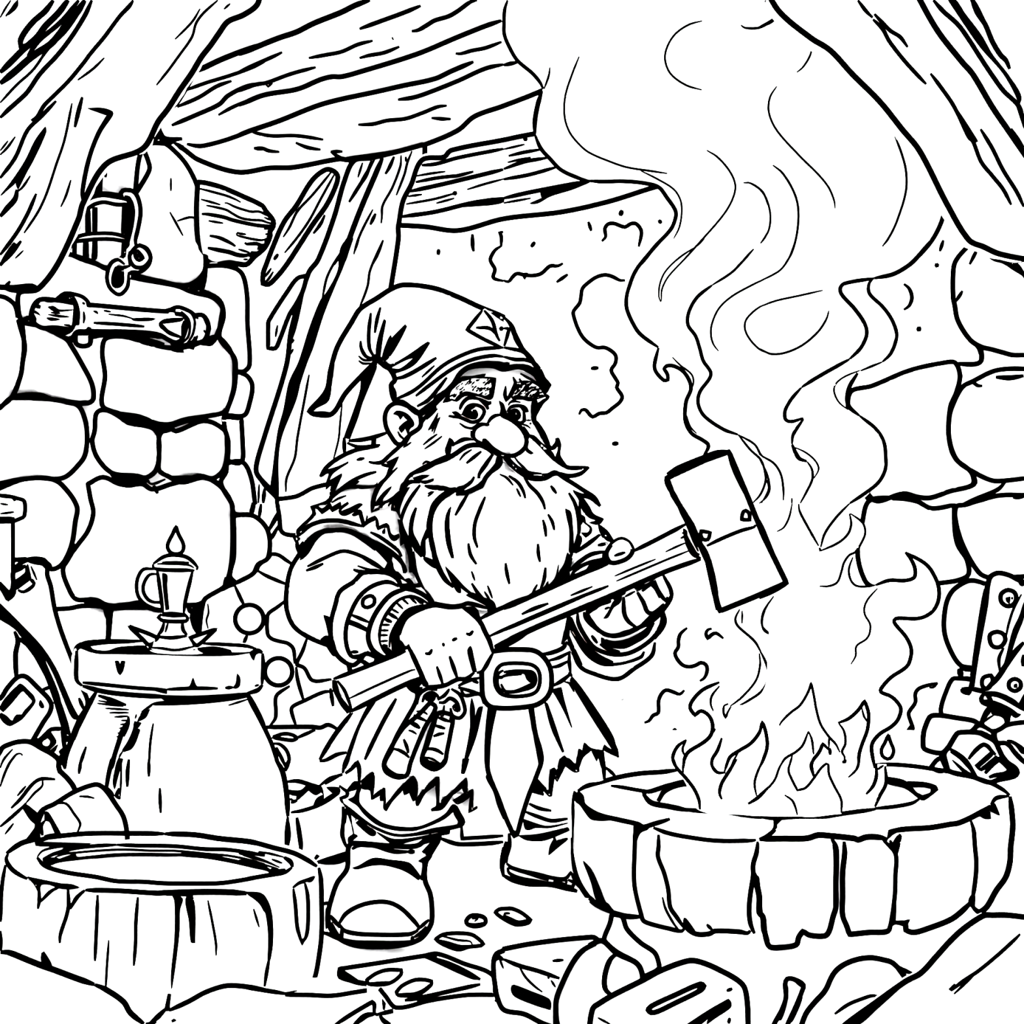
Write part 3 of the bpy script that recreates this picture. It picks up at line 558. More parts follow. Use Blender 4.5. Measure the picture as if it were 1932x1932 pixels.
one('smoke_plume', 'big billowing column of white smoke rising from the fire past the ceiling', 'smoke', (1494, 1380, 3.5),
    slab('z 958,-25 952,20 950,65 962,92 985,118 1010,145 1024,168 1014,205 1009,250 1020,280 1038,300 1060,322 1092,336 1136,343 1175,342 1214,345 1242,353 1258,373 1273,396 1275,409 1266,432 1235,466 1209,500 1180,540 1193,560 1199,546 1185,545 1183,565 1183,585 1198,618 1211,634 1243,655 1235,690 1238,700 1253,718 1261,716 1259,705 1253,696 1260,690 1270,690 1285,698 1300,715 1303,735 1294,758 1293,795 1305,818 1325,830 1336,838 1336,848 1326,862 1340,950 1395,1150 1390,1180 1430,1220 1450,1290 1500,1340 1570,1360 1566,1340 1595,1290 1597,1240 1580,1205 1540,1185 1510,1170 1505,1150 1510,1125 1545,1095 1556,1065 1545,1030 1520,985 1507,950 1520,925 1533,900 1531,880 1520,868 1505,860 1495,840 1498,815 1515,792 1493,797 1482,790 1482,775 1493,752 1512,728 1545,711 1600,680 1625,650 1634,628 1630,608 1610,580 1590,555 1585,545 1592,535 1635,526 1690,516 1722,495 1755,465 1775,430 1787,390 1830,300 1760,120 1560,-25',
         3.55, .10, 60, 1, sp=14), edge=0, mat='smoke', ink='''
c w4.5 30,0 8,70 3,170 5,250 40,340 100,440 210,535 265,600 290,650 ; w7 280,660 250,760 228,880 228,980 ; w5 228,980 270,1080 340,1160 420,1240 550,1300 620,1318 ; w5 620,1318 720,1325 870,1322 1020,1335 1130,1365 1190,1440 1250,1530 1255,1580 1220,1670 1100,1800 1000,1932 ;
w3.5 338,490 330,550 295,650 ; w3 552,410 500,540 450,700 445,850 480,960 540,1040 620,1110 780,1180 900,1220 1060,1245 1195,1265 ; w2.6 1000,1245 1120,1305 1240,1380 1290,1460 1298,1560 1280,1660 1240,1740 ; w3 1450,152 1350,180 1250,250 1190,350 1178,440 1220,540 1330,620 1448,656 ;
w3 1480,1095 1560,1145 1650,1250 1690,1350 1670,1450 1600,1570 1400,1800 1280,1932 ; w2.6 1390,1805 1300,1865 1220,1932 ; w3.5 1748,1332 1800,1335 1890,1400 1930,1500 ; 1932,1680 1900,1740 1872,1775 ; w3 1822,1815 1780,1860 1720,1932 ; w4 1730,182 1760,203 1860,203 1932,175 ;
d w5 0,200 90,155 155,100 ; w8 45,0 110,55 200,110 350,250 ; w9 380,280 520,370 680,540 880,740 ; w3 392,328 370,410 320,490 275,528 ; w3 130,628 80,710 72,820 130,950 290,1130 440,1280 510,1370 550,1470 555,1520 ; w3.5 100,1203 170,1260 250,1390 285,1510 280,1680 240,1840 185,1932 ; w3 0,1375 50,1440 82,1560 70,1680 10,1775 ;
w3.5 988,985 1040,1120 1072,1250 1070,1400 1010,1600 960,1710 900,1798 ; w6 1362,1500 1330,1620 1270,1740 1190,1840 1095,1932 ;
g w5 1160,0 1060,110 960,240 910,370 895,440 900,520 960,650 1010,710 1130,795 ; w5 1130,795 1100,920 1110,970 1170,1035 1200,1030 1195,990 1170,950 1190,930 1240,930 1310,970 1355,1040 1365,1100 1330,1190 1325,1330 1370,1420 1450,1470 1490,1500 1490,1530 1455,1590 ;
w2.5 1230,865 1290,925 1370,990 1385,1050 1365,1105 ; w2.5 1335,1290 1360,1370 1408,1422 ; w3 1465,0 1400,65 ; w2.5 1400,60 1280,140 1180,240 1140,330 1132,420 1146,465 ; w2.5 1400,65 1310,160 1200,280 1155,370 1150,460 ;
w4 1825,75 1740,170 1660,250 1520,340 ; w4.5 1520,340 1410,430 1350,540 1345,630 1400,710 1430,800 1455,890 1512,990 1430,1120 1418,1200 1460,1290 1600,1390 1710,1430 ; w3.5 1710,1430 1830,1500 1880,1580 1932,1612 ; w3.5 1710,1430 1800,1540 1880,1620 1910,1730 1905,1790 1870,1870 1820,1925 ; w3 1920,1760 1932,1830 1880,1930 ; w3 1932,282 1800,345 1660,425 1570,510 1520,620 1512,700 1530,770 1568,822 ; w3 1932,470 1850,510 1770,590 1760,660 1800,740 1870,810 1932,838 ;
h w3.5 0,800 90,842 200,830 320,775 430,680 490,590 510,525 ; w3 0,500 120,455 300,415 468,377 ; w3 0,312 90,270 160,225 220,140 270,0 ; w3 900,55 950,0 ;
w6 1270,0 1170,120 1100,190 980,260 840,290 ; w5 840,290 620,330 592,365 605,410 700,515 770,620 785,700 740,800 660,880 ; w5 660,880 430,1010 310,1085 ; w4.5 310,1085 230,1180 190,1260 195,1320 235,1335 325,1308 ; w4.5 325,1315 250,1430 240,1500 ; w6 240,1500 290,1600 350,1625 ; w4 350,1625 385,1680 390,1750 350,1840 300,1932 ; w2.8 255,1520 340,1560 410,1620 435,1680 400,1750 ;
w3.5 0,1570 30,1590 110,1640 160,1720 178,1830 178,1910 ; w3 0,1600 60,1720 78,1830 50,1890 0,1932 ; w3 240,1890 240,1932 ; l w3 242,0 220,100 180,175 130,205 ; w4 290,0 295,50 350,160 435,310 ; w4.5 440,320 475,430 475,500 430,600 350,710 320,780 ; w3 370,460 320,520 280,640 270,760 295,840 ; w4 310,780 310,840 380,905 ; w4 330,770 400,900 ; w5 400,905 560,965 620,1060 642,1150 ; w5.5 642,1150 630,1300 590,1400 520,1510 515,1580 560,1605 ;
w3 108,675 50,760 22,860 40,930 150,980 230,1070 285,1180 288,1222 ; w3 288,1003 350,1090 350,1140 302,1252 ; k w4 1722,770 1690,840 1705,890 1830,1005 1880,1090 ; w3 1740,780 1738,875 ; w3 1932,720 1890,800 1885,890 1932,940 ; w4 1880,1090 1925,1200 1928,1290 1880,1370 1780,1440 1710,1478 ; w3.5 1865,1090 1870,1180 1840,1290 1740,1410 1650,1480 ; l w3.5 0,1060 50,1160 68,1250 50,1320 0,1385''')
one('smoke_wisp', 'thin curling wisp of smoke running down the right side of the big plume', 'smoke', (1600, 1000, 3.9),
    slab('z 1645,524 1640,545 1660,570 1680,595 1690,630 1682,665 1660,685 1625,700 1585,715 1574,735 1580,755 1600,773 1650,810 1668,840 1671,870 1665,900 1640,930 1600,968 1565,1000 1549,1035 1520,1000 1530,930 1500,850 1500,790 1600,690 1640,620 1600,530', 3.8, .06, 30, 1), edge=0, mat='smoke', ink='''
h w4.5 830,295 802,330 805,400 900,495 960,575 1000,670 1000,740 960,840 900,900 ; w4 900,900 740,965 ; w2.6 740,960 620,1010 560,1060 547,1110 580,1190 650,1250 ; w6 720,980 660,1080 642,1170 660,1230 730,1290 ; w4.5 730,1290 850,1385 910,1480 925,1600 920,1690 870,1780 770,1860 660,1932 ; l w4 660,0 560,105 480,220 450,320''')

# ================================================================== LEFT FOREGROUND
tub = lathe(307, 2.7, [(.262, 0), (.268, .02), (.279, .12), (.2775, .186), (.270, .194), (.228, .194), (.222, .176), (.0001, .174)], 96, .006, 5)
one('wooden_tub', 'wide round stump-like wooden tub in the lower left corner with a sunken ringed top', 'tub', (307, 1838, 2.7), tub, edge=0, ink='''
m w6 60,690 45,730 75,790 120,830 200,875 ; w8 45,690 120,635 180,605 300,580 ; w7 300,580 450,560 650,543 950,542 1200,545 ; w8 1200,545 1420,553 1600,580 1800,600 1932,625 ; n w7 0,590 120,610 250,645 400,685 500,735 575,785 ; w7 585,790 600,870 605,1000 605,1280 585,1450 560,1580 520,1680 ;
m F 180,600 220,550 270,480 275,540 290,575 420,560 300,600 ; w5 40,770 20,880 8,1000 5,1190 ; w5 2,1250 8,1400 ; w9 0,1410 60,1410 200,1465 300,1505 400,1540 560,1600 690,1645 ; w8 690,1645 770,1680 900,1770 950,1850 1050,1932 ; F 305,1480 305,1415 320,1405 375,1505 350,1535 ;
F 200,860 300,880 450,910 520,915 580,937 500,945 430,938 350,910 300,915 285,990 270,950 240,900 ; w5 285,940 285,1040 275,1095 ; w5 295,1040 370,965 430,935 ; w5 495,945 500,1060 485,1140 440,1280 435,1345 ; w6 510,1095 560,1010 620,955 ; w7 620,955 860,960 1100,975 1300,980 ; w9 1100,980 1400,970 1650,970 1800,980 ; F 1800,980 1900,985 1932,1010 1932,1120 1890,1050 ;
n w6 0,975 60,975 ; F 60,970 150,975 190,1000 230,1080 248,1190 248,1350 232,1460 215,1460 220,1300 205,1150 180,1070 130,1010 ; w5 225,1450 205,1560 190,1660 ;
m w4.5 712,990 705,1180 692,1475 ; w4.5 1005,1005 990,1200 988,1340 975,1510 ; w4 793,1320 780,1500 770,1680 ; F 1255,985 1300,1000 1330,1020 1310,1100 1305,1260 1275,1520 1250,1680 1250,1560 1275,1300 1275,1040 ; F 1355,1020 1400,980 1420,1090 1420,1340 1395,1335 1380,1180 ; w5 1295,985 1400,990 ; w4 1515,1028 1550,1200 1575,1350 1575,1435 ; w4 1848,1090 1890,1228 ; F 1225,1715 1245,1715 1235,1800 1235,1835 1200,1835 ; w8 1090,1932 1150,1880 1210,1820 ; w7 1230,1835 1380,1765 1500,1700 1640,1655 1750,1655 1932,1680 ; n w6 0,1655 150,1680 350,1712 ; F 340,1705 480,1680 520,1675 590,1680 670,1715 560,1738 460,1735 ;
w5 395,940 440,905 480,890 555,857 ; F 480,890 560,855 530,895 ; w5 400,945 415,1060 430,1230 462,1340 ; w5 485,905 505,1000 508,1180 495,1290 462,1345 ; F 435,1290 462,1315 490,1300 465,1360 ;
m w6 270,715 310,765 380,800 500,830 700,860 850,890 1050,895 1180,905 1400,908 1600,905 1750,885 1932,850 ; n w6 0,885 200,850 340,825 390,790 ; w7 395,790 380,750 330,715 ; w4 330,715 230,690 145,675 ; w4 320,760 240,730 ; w3 300,790 200,750 30,702 ;
m w4 270,715 310,670 400,645 485,637 ; w5 310,730 400,690 550,650 700,633 850,625 ; w5 850,625 1000,630 1270,635 1480,655 1650,660 1800,680 1932,705 ; w3.5 400,715 480,690 550,683 720,668 900,660 1100,668 1280,670 1500,690 1700,710 1932,765 ; F 375,770 400,745 550,690 560,715 640,710 860,690 1270,690 1400,700 1270,705 900,705 700,720 560,735 430,752 ; F 310,735 400,720 440,735 380,770 340,765 ;
w6 1300,695 1500,710 1700,745 1932,800 ; n w6 0,740 120,775 200,800 250,830 ; w3 1,715 150,760 290,800 ; w3 0,690 150,725 300,790 ; F 240,800 300,805 340,800 340,825 220,835 ; m w3 1770,703 1932,740 ; 1880,680 1932,688''')
ped = lathe(322, 3.2, [(.19, 0), (.205, .10), (.226, .17), (.222, .22), (.185, .38), (.158, .455), (.17, .458), (.192, .472), (.198, .49), (.198, .53), (.193, .545), (.17, .545), (.165, .54), (.0001, .54)], 72, .004, 9)
one('pedestal_table', 'thick round-topped pedestal on a flaring trunk-like foot, marked with a small V', 'pedestal', (322, 1710, 3.2), ped, edge=0, mat='wood', ink='''
i w6 560,1070 590,1040 700,1020 800,1010 1000,1005 ; w5 1480,1020 1680,1030 1800,1040 1870,1060 ; w6 1870,1060 1915,1090 ; w6 560,1070 555,1180 560,1290 600,1330 ; w7 600,1330 750,1370 950,1395 1200,1410 ; F 1150,1400 1400,1405 1620,1395 1810,1380 1800,1410 1600,1445 1350,1465 1120,1470 1210,1440 ; w7 1800,1385 1880,1360 1915,1320 ; w6 1915,1090 1920,1200 1910,1320 ; F 1915,1160 1932,1160 1932,1270 1910,1290 ;
F 570,1045 650,1040 680,1065 780,1075 860,1050 950,1042 1060,1040 1090,1075 1150,1095 1400,1105 1500,1095 1450,1070 1440,1055 1560,1045 1680,1070 1690,1088 1830,1085 1700,1105 1350,1108 1150,1100 850,1095 700,1090 ; F 1820,1085 1870,1060 1900,1085 1865,1100 1850,1145 1835,1120 ; F 840,1150 862,1150 875,1195 885,1150 910,1150 895,1220 875,1250 858,1225 ;
w5 600,1305 800,1325 1000,1345 1215,1358 ; F 1100,1350 1215,1355 1215,1385 1150,1370 ; w5 1215,1355 1400,1348 1590,1348 ; F 1350,1350 1385,1330 1407,1270 1430,1330 1470,1350 ; w5 1640,1345 1700,1340 ; F 1700,1345 1722,1310 1730,1240 1748,1270 1745,1330 1720,1348 ; w4 1855,1332 1890,1322 ;
w8 700,1375 650,1460 600,1560 540,1680 500,1780 ; F 480,1932 430,1932 490,1760 540,1650 600,1560 560,1680 500,1830 ; w4.5 628,1770 590,1880 575,1932 ; m 590,0 575,110 ; i w6 1810,1385 1932,1620 ; w3.5 1805,1428 1665,1472 ; w4 1117,1600 1095,1750 1085,1932 ; m w4.5 1085,0 1085,130 ; 1165,210 1168,320 1172,395 ; w5.5 940,0 930,90 928,205 ;
j w6 60,1390 180,1620 240,1750 300,1932 ; n w8 270,0 320,90 350,250 360,420 ; w6 360,420 350,560 345,640 ; w7 340,90 370,0 ; j w5 250,1750 300,1755 350,1800 370,1870 350,1932 ; w5 275,1775 350,1932 ;
i F 1210,1440 1110,1460 1020,1540 1080,1480 ; w4 1110,1470 1030,1520 ; F 1090,1500 1060,1560 1000,1590 1030,1540 ; F 980,1590 1030,1600 1000,1640 1020,1650 970,1750 940,1790 890,1800 930,1740 970,1650 ; w3 1020,1650 960,1780 900,1810 ; w3 995,1535 985,1570 ; F 930,1580 900,1680 850,1830 820,1932 790,1932 850,1740 880,1650 ; F 900,1800 870,1840 880,1932 840,1932 860,1870 ;
w3.5 715,1395 800,1420 920,1465 ; w3 715,1437 920,1470 ; w3.5 708,1457 900,1478 ; w3.5 765,1493 940,1503 ; w3.5 795,1525 940,1525 ; w3.5 832,1556 935,1550 ; w3 880,1582 935,1580 ; w3 875,1612 925,1605 ; w3 865,1640 915,1630 ; w3 855,1675 905,1665 ; w3 848,1700 895,1695 ; w5 715,1400 800,1430 920,1470 ; w5 935,1550 935,1600 900,1700 ;
m F 805,0 835,0 805,110 785,210 765,205 780,100 ; F 870,0 895,0 860,120 835,220 825,170 840,80 ; w3 885,40 880,200 875,280 ; w5 870,210 850,270 880,290 ; w6 780,210 830,275''')

lamp = T_('oil_lamp', 'small lidded jug lamp with a lit flame on the pedestal top', 'lamp', (330, 1226, 3.2))
k_ = mpp(3.2) / 3.864; zz = lambda y: .545 + (1070 - y) * k_; cxl = 1275 / 3.864
lamp.part('cup', lathe(cxl, 3.2, [(155 * k_, zz(1068)), (150 * k_, zz(1030)), (110 * k_, zz(985)), (95 * k_, zz(965)), (75 * k_, zz(900)), (78 * k_, zz(870)), (105 * k_, zz(855)), (108 * k_, zz(825)), (80 * k_, zz(805)), (78 * k_, zz(760)), (130 * k_, zz(495)), (.0001, zz(480))], 40), edge=0, mat='iron', ink='''
i w5 1145,480 1165,620 1185,780 1185,800 ; w5 1405,490 1350,720 1340,800 ; w5 1180,800 1340,805 ; w5 1180,805 1150,830 1190,855 1355,858 1368,835 1340,800 ; w4.5 1180,815 1350,820 ; w5 1195,865 1180,920 1145,970 ; w5 1330,865 1335,920 1365,960 ; w3.5 1225,870 1205,940 ; w5 1145,970 1250,978 1365,965 ; w4 1080,1050 1180,1055 1280,1068 1380,1050 1420,1040 ;
F 1185,510 1215,520 1215,600 1230,770 1210,775 1190,600 ; w4.5 1080,1060 1150,1090 1280,1100 1400,1090 1420,1060 ; w4 1170,960 1130,1010''')
lamp.part('lid', lathe(cxl, 3.2, [(125 * k_, zz(488)), (160 * k_, zz(478)), (162 * k_, zz(462)), (130 * k_, zz(430)), (95 * k_, zz(395)), (40 * k_, zz(375)), (.0001, zz(370))], 40), edge=0, mat='iron', ink='''
i w5 1115,440 1200,385 1280,375 1370,395 1440,465 1430,485 ; w5 1115,440 1120,470 1200,485 1420,488 ; w4.5 1180,430 1380,432 ; w4 1145,440 1290,440 1380,450 1415,470''')
lamp.part('flame', slab('i 1283,165 1300,220 1335,290 1338,330 1320,360 1280,368 1245,358 1222,325 1225,290 1260,220', 3.2, .012, 14, 1), edge=5, mat='flame')
lamp.part('handle', pipe('i 1165,497 1040,490 1010,540 1005,620 1040,700 1110,745 1180,755', 3.2, 10), edge=0, mat='iron', ink='''
i w4.5 1130,478 1045,480 1005,540 995,610 1010,680 1060,735 1130,765 1185,770 ; w4.5 1140,515 1090,520 1050,580 1045,640 1080,700 1130,720 1170,715''')
lamp.part('spike', slab('i 940,895 1140,975 1145,1010 1085,1030 1040,990', 3.2, .012, 10, 1), edge=5.5, mat='iron')
lamp.part('spike', slab('i 1575,915 1440,1035 1410,1020 1380,980', 3.2, .012, 10, 1), edge=5.5, mat='iron', ink='i w4.5 1380,980 1470,950 1575,915')

# ---- stone chips lying about on the floor
def chip(poly, label, Y, ink='', edge=5):
    one('stone_chip', label, 'stone', (parse(poly)[0]['pts'][0] + (Y,)), lay(poly, .02 if 'board' in label else .01), ink, edge, 'stone', 'flat stone chips scattered on the floor')
chip('n 1660,1180 1690,1145 1740,1140 1790,1155 1803,1180 1790,1205 1725,1220 1670,1205', 'smallest round flat stone chip on the floor between the boot and the fire pit', 3.08, 'n w3 1700,1165 1750,1160 1720,1185 ; F 1665,1195 1725,1200 1795,1190 1750,1218 1700,1220', 6)
chip('n 1870,1120 1900,1095 1960,1090 o 60,1090 130,1120 200,1175 180,1195 120,1208 80,1205 0,1165', 'pointed flat stone chip nearest the foot of the fire pit', 3.09, 'o w4 0,1125 50,1125 ; F 0,1135 60,1160 110,1180 180,1170 200,1180 130,1210 70,1205 0,1165', 5)
chip('n 1435,1315 1490,1280 1590,1270 1700,1280 1760,1320 1788,1348 1770,1360 1680,1370 1605,1390 1500,1355', 'long pointed flat stone chip just right of the front boot toe', 2.93, 'n w3.5 1485,1292 1520,1300 1600,1320 1690,1330 1705,1355 ; F 1440,1315 1520,1330 1620,1358 1700,1357 1780,1355 1680,1370 1600,1390 1500,1355', 5)
chip('j 250,1705 300,1685 350,1678 400,1690 430,1710 400,1725 350,1722', 'flat stone chip on the floor beside the pedestal, far behind the others', 6.0, '', 5)
BT = lay('n 735,1530 1000,1490 1350,1435 1450,1420 1640,1490 1850,1575 1870,1720 1780,1718 1650,1722 1400,1760 1150,1812 1065,1720 1020,1670 940,1640 740,1590', .012)
one('wooden_board', 'flat splintered wooden board on the floor carrying two leaf-shaped chips', 'board', (840, 1850, 2.82), BT, edge=6, ink='''
n F 735,1590 735,1535 770,1545 900,1630 945,1655 850,1640 ; F 1340,1440 1450,1418 1440,1455 1500,1480 1760,1605 1700,1600 1400,1465 ; w6 1440,1455 1600,1520 1765,1608 ; w6 1210,1760 1350,1735 1550,1690 1765,1642 ; w4 1300,1765 1400,1745 ; w4 1070,1710 1100,1780 1140,1810''')
chip('n 935,1610 1000,1565 1080,1538 1188,1538 1185,1570 1130,1620 1070,1642 950,1640', 'leaf-shaped stone chip lying on the far end of the splintered board', 2.77, 'n w7 950,1638 1020,1640 1110,1630', 5)
chip('n 1150,1700 1190,1655 1280,1612 1350,1608 1408,1620 1405,1645 1340,1700 1280,1722 1165,1722', 'leaf-shaped stone chip lying on the near edge of the splintered board', 2.72, 'n w7 1165,1718 1280,1718 1350,1690 1405,1640', 5)
# ---- bottom edge
one('iron_block', 'squat metal block with a dark slot, at the bottom edge beside the board', 'block', (990, 1850, 2.6),
    slab('n 1932,1395 1880,1420 1860,1470 1860,1570 1870,1650 1890,1750 1935,1830 o 150,1860 280,1925 380,1960 380,1850 385,1750 430,1630 500,1490 570,1400 700,1330 660,1300 620,1300 400,1320 180,1350 0,1385', 2.41, .05, 22, 1), edge=7, mat='iron', ink='''
o w6 0,1460 110,1505 250,1545 410,1600 ; w4 110,1505 160,1590 230,1660 285,1700 ; w4 345,1612 380,1665 ; w4 325,1580 330,1605 ; F 60,1655 75,1648 200,1695 330,1750 345,1785 342,1828 220,1790 90,1735 60,1700 ; w4.5 355,1472 440,1465 ; n w6 1870,1470 1900,1440 1932,1465 ; n w4 1900,1450 1932,1530''')
one('boulder', 'tall smooth boulder standing between the metal block and the slotted cover', 'boulder', (1060, 1932, 2.55),
    slab('o 720,1325 650,1348 570,1400 500,1490 430,1630 385,1750 380,1850 400,2000 900,2000 900,1750 1010,1615 1000,1530 960,1480 825,1415', 2.40, .06, 50, .6), edge=8, mat='stone', ink='''
o w8 825,1420 780,1460 745,1550 735,1640 750,1690 795,1725''')
one('leather_strap', 'bent leather strap running down from the fire pit to the slotted cover', 'strap', (1170, 1745, 2.55),
    lay('o 790,1130 860,1145 875,1170 900,1240 1000,1340 1100,1410 1130,1480 1130,1530 1020,1590 1000,1530 960,1480 825,1405 740,1330 735,1300 775,1200', .03), edge=7, mat='leather')
one('slotted_cover', 'domed metal cover with two slanting slots at the bottom edge', 'cover', (1260, 1932, 2.45),
    slab('o 620,2000 650,1820 700,1780 800,1720 1010,1615 1150,1540 1340,1472 1420,1475 1560,1530 1740,1640 1775,1750 1785,2000', 2.3, .07, 70, .3), edge=8, mat='iron', ink='''
o w7 C 1050,1830 1080,1800 1250,1720 1440,1638 1465,1655 1440,1685 1250,1780 1130,1838 1075,1850 ; F 1040,1825 1080,1795 1075,1825 1100,1840 1130,1835 1080,1862 1050,1850 ; F 1420,1640 1450,1628 1475,1655 1440,1690 1400,1700 1420,1665 ; F 1340,1935 1500,1830 1640,1750 1658,1775 1655,1810 1540,1890 1480,1935 1500,1880 1430,1935 ; w5 1625,1692 1670,1672 ; w5 1650,1885 1640,1932 ; w4 685,1885 780,1935''')
one('wooden_peg', 'short bent wooden peg sticking up beside the domed cover', 'peg', (1480, 1932, 2.5),
    slab('p 90,2000 110,1932 165,1830 195,1740 190,1640 205,1603 250,1603 325,1645 315,1690 270,1800 210,1932 190,2000', 2.34, .03, 16, 1), edge=6.5, ink='p F 240,1600 325,1640 320,1670 280,1640 ; F 130,1900 190,1780 210,1650 205,1760 160,1900 ; F 320,1680 310,1760 250,1900 220,1932 280,1790')
one('boulder', 'rounded boulder partly behind the big plank in the lower right corner', 'boulder', (1600, 1932, 2.55),
    slab('p 290,2000 340,1860 400,1780 480,1690 540,1570 600,1510 700,1465 810,1448 900,1462 980,1490 1070,1610 1100,2000', 2.34, .07, 60, 1), edge=7.5, mat='stone', ink='''
p w4.5 550,1860 650,1790 760,1745 830,1725 880,1735 ; w6 980,1490 1030,1550 1070,1615 ; w6 1010,1510 1060,1540 1130,1570''')
one('wooden_plank', 'thick foreground plank slanting up out of the lower right corner', 'plank', (1800, 1932, 2.4),
    slab('p 560,2000 650,1920 830,1790 1070,1620 1180,1560 1300,1430 1400,1320 1500,1230 1640,1140 1700,1138 1810,1138 2000,1160 2000,2000', 2.22, .05, 30, 1), edge=8, ink='''
p w4.5 1905,1275 1850,1330 1740,1430 1600,1545 1480,1625 1400,1690 ; w4 1600,1540 1500,1640 1420,1715 ; F 1385,1680 1425,1640 1440,1655 1400,1690 ; F 880,1740 830,1790 700,1890 640,1932 730,1932 860,1820 1060,1640''')
# ---- left edge
one('sack', 'bulging folded sack at the left edge beside the pedestal', 'sack', (60, 1600, 3.0),
    slab('U -60,1650 0,1530 50,1450 180,1390 350,1345 550,1350 750,1460 950,1570 1070,1680 1070,1800 1100,1900 m 440,90 500,150 545,220 545,300 500,640 150,760 -60,900', 3.06, .09, 50, 1), edge=7, mat='cloth', ink='''
U w4 0,1830 50,1700 120,1600 235,1478 ; w4 70,1932 150,1770 250,1630 310,1570 380,1565 415,1600 ; m w4 90,0 40,90 0,205 ; w4.5 405,148 300,145 240,180 150,290 80,360 ; w4 310,150 308,195 250,250 190,320 ; w4 190,195 125,270 ; w4.5 0,495 100,410 170,345 190,320 ; w4 100,468 35,550 ; F 165,355 190,335 240,370 280,410 265,480 220,440''')
one('boulder', 'angular boulder wedged between the sack, the pedestal and the tub', 'boulder', (200, 1740, 2.95),
    slab('m 270,620 275,560 270,480 300,380 400,325 540,240 700,185 760,215 850,340 900,420 925,530 930,640', 2.975, .03, 24, .6), edge=6.5, mat='stone', ink='''
m w4 400,325 480,325 540,400 585,470 575,510 560,545 ; F 330,385 350,390 400,470 445,550 410,550 360,455 325,450 ; w5 325,450 300,490 310,560 ; w4 320,562 410,545 ; w4 575,272 640,275 690,287 ; w4 325,380 290,450 275,520 285,575''')
one('curved_frame', 'tall curved wooden frame leaning behind the pedestal on the left', 'frame', (140, 1400, 3.5),
    slab('i -60,560 0,600 60,700 100,650 100,490 200,410 320,410 345,460 345,520 370,600 400,770 450,940 545,1190 600,1340 640,1460 580,1570 510,1740 480,1600 400,1380 300,1180 200,1010 130,915 0,830 -60,800', 3.55, .05, 20, 1), edge=6, ink='''
i F 0,730 150,880 300,1040 400,1190 460,1320 530,1480 580,1570 540,1570 510,1530 440,1360 380,1220 290,1070 180,960 50,850 0,800 ; w6 105,500 190,450 ; w4.5 190,450 190,510 105,570 ; F 105,570 200,520 220,555 130,620 105,630 ; w5 130,630 170,645 230,610 250,580 230,550 ; w4 200,440 225,560 250,590 ; w3.5 225,455 270,560 ; F 180,415 310,405 370,440 380,480 330,470 310,450 250,440 ; w4 0,620 60,700 90,670 60,640 0,570 ; w5 575,1415 610,1500 ; w5 120,910 160,960 265,1055 ; F 280,1050 340,1180 430,1400 470,1600 500,1730 480,1740 440,1600 380,1400 300,1200 200,1050 130,990 145,980 210,1010''')
one('candle_post', 'upright white post under a flat cap at the left edge', 'post', (10, 1110, 3.7),
    slab('i -60,110 95,110 95,480 90,620 60,660 0,590 -60,560', 3.75, .03, 16, 1), edge=5).part
THINGS[-1].parts[0]['solids'].append(slab('e -60,1870 60,1878 130,1895 178,1915 i 178,90 150,110 90,130 -60,132', 3.73, .05, 16, 1))
THINGS[-1].parts[0]['ink'] = 'i w4 0,75 105,62 ; w3.5 0,0 60,10 ; w6 0,130 90,130 ; e w5 0,1880 90,1885 110,1915'
one('iron_bracket', 'rounded iron bracket plate with a square opening at the left edge', 'bracket', (40, 1400, 3.4),
    slab('U -120,560 0,560 130,370 280,200 370,150 450,150 530,200 640,310 740,410 860,530 920,620 940,700 900,830 800,980 700,1150 590,1340 540,1400 400,1450 -120,1500', 3.4, .04, 22, 1), edge=6.5, mat='iron', ink='''
U F 0,740 60,610 150,500 240,400 310,340 365,295 430,330 510,410 600,500 635,570 635,630 560,740 470,850 400,930 330,980 240,1030 180,1055 100,1020 40,960 0,890 20,830 150,940 230,970 300,860 390,860 450,780 580,640 590,590 560,560 460,450 430,420 390,430 300,530 200,650 60,800 ; w6 0,830 100,910 190,980 ; F 735,590 770,640 800,710 790,730 750,725 715,660''')
one('small_rivet_head', 'dark lumpy iron rivet between the bracket plate and the leaning frame', 'rivet', (90, 1405, 3.3),
    slab('U 640,1330 720,1310 850,1190 930,1120 1140,1110 1170,1400 1180,1450 1100,1680 900,1560 600,1370', 3.45, .03, 14, 1), edge=5.5, mat='iron', ink='''
U F 690,1320 820,1220 920,1170 1020,1330 1010,1380 930,1460 880,1500 800,1440 760,1380 780,1330 870,1275 920,1330 910,1400 860,1440 780,1420 740,1400 700,1400 ; F 1050,1400 1000,1520 960,1540 930,1500 ; F 1080,1530 1150,1465 1190,1460 1180,1640 1090,1690 1140,1600 1140,1550 1100,1570''')
def knob(px, py, r, lab):
    th = one('round_knob', lab, 'knob', (px, py, 5.9), ball(px, py, 6.1, r), edge=0, mat='iron', group='round knobs on the back wall')
    n = 20; s = 'z w6 C ' + ' '.join('%.1f,%.1f' % (px + (r - 1) * math.cos(i * 2 * math.pi / n), py + (r - 1) * math.sin(i * 2 * math.pi / n)) for i in range(n))
    th.parts[0]['ink'] = s
knob(470.5, 1168, 28, 'upper round white knob on the bricks behind the pedestal')
knob(525.5, 1267.5, 27, 'lower round white knob on the bricks, level with the pedestal top')

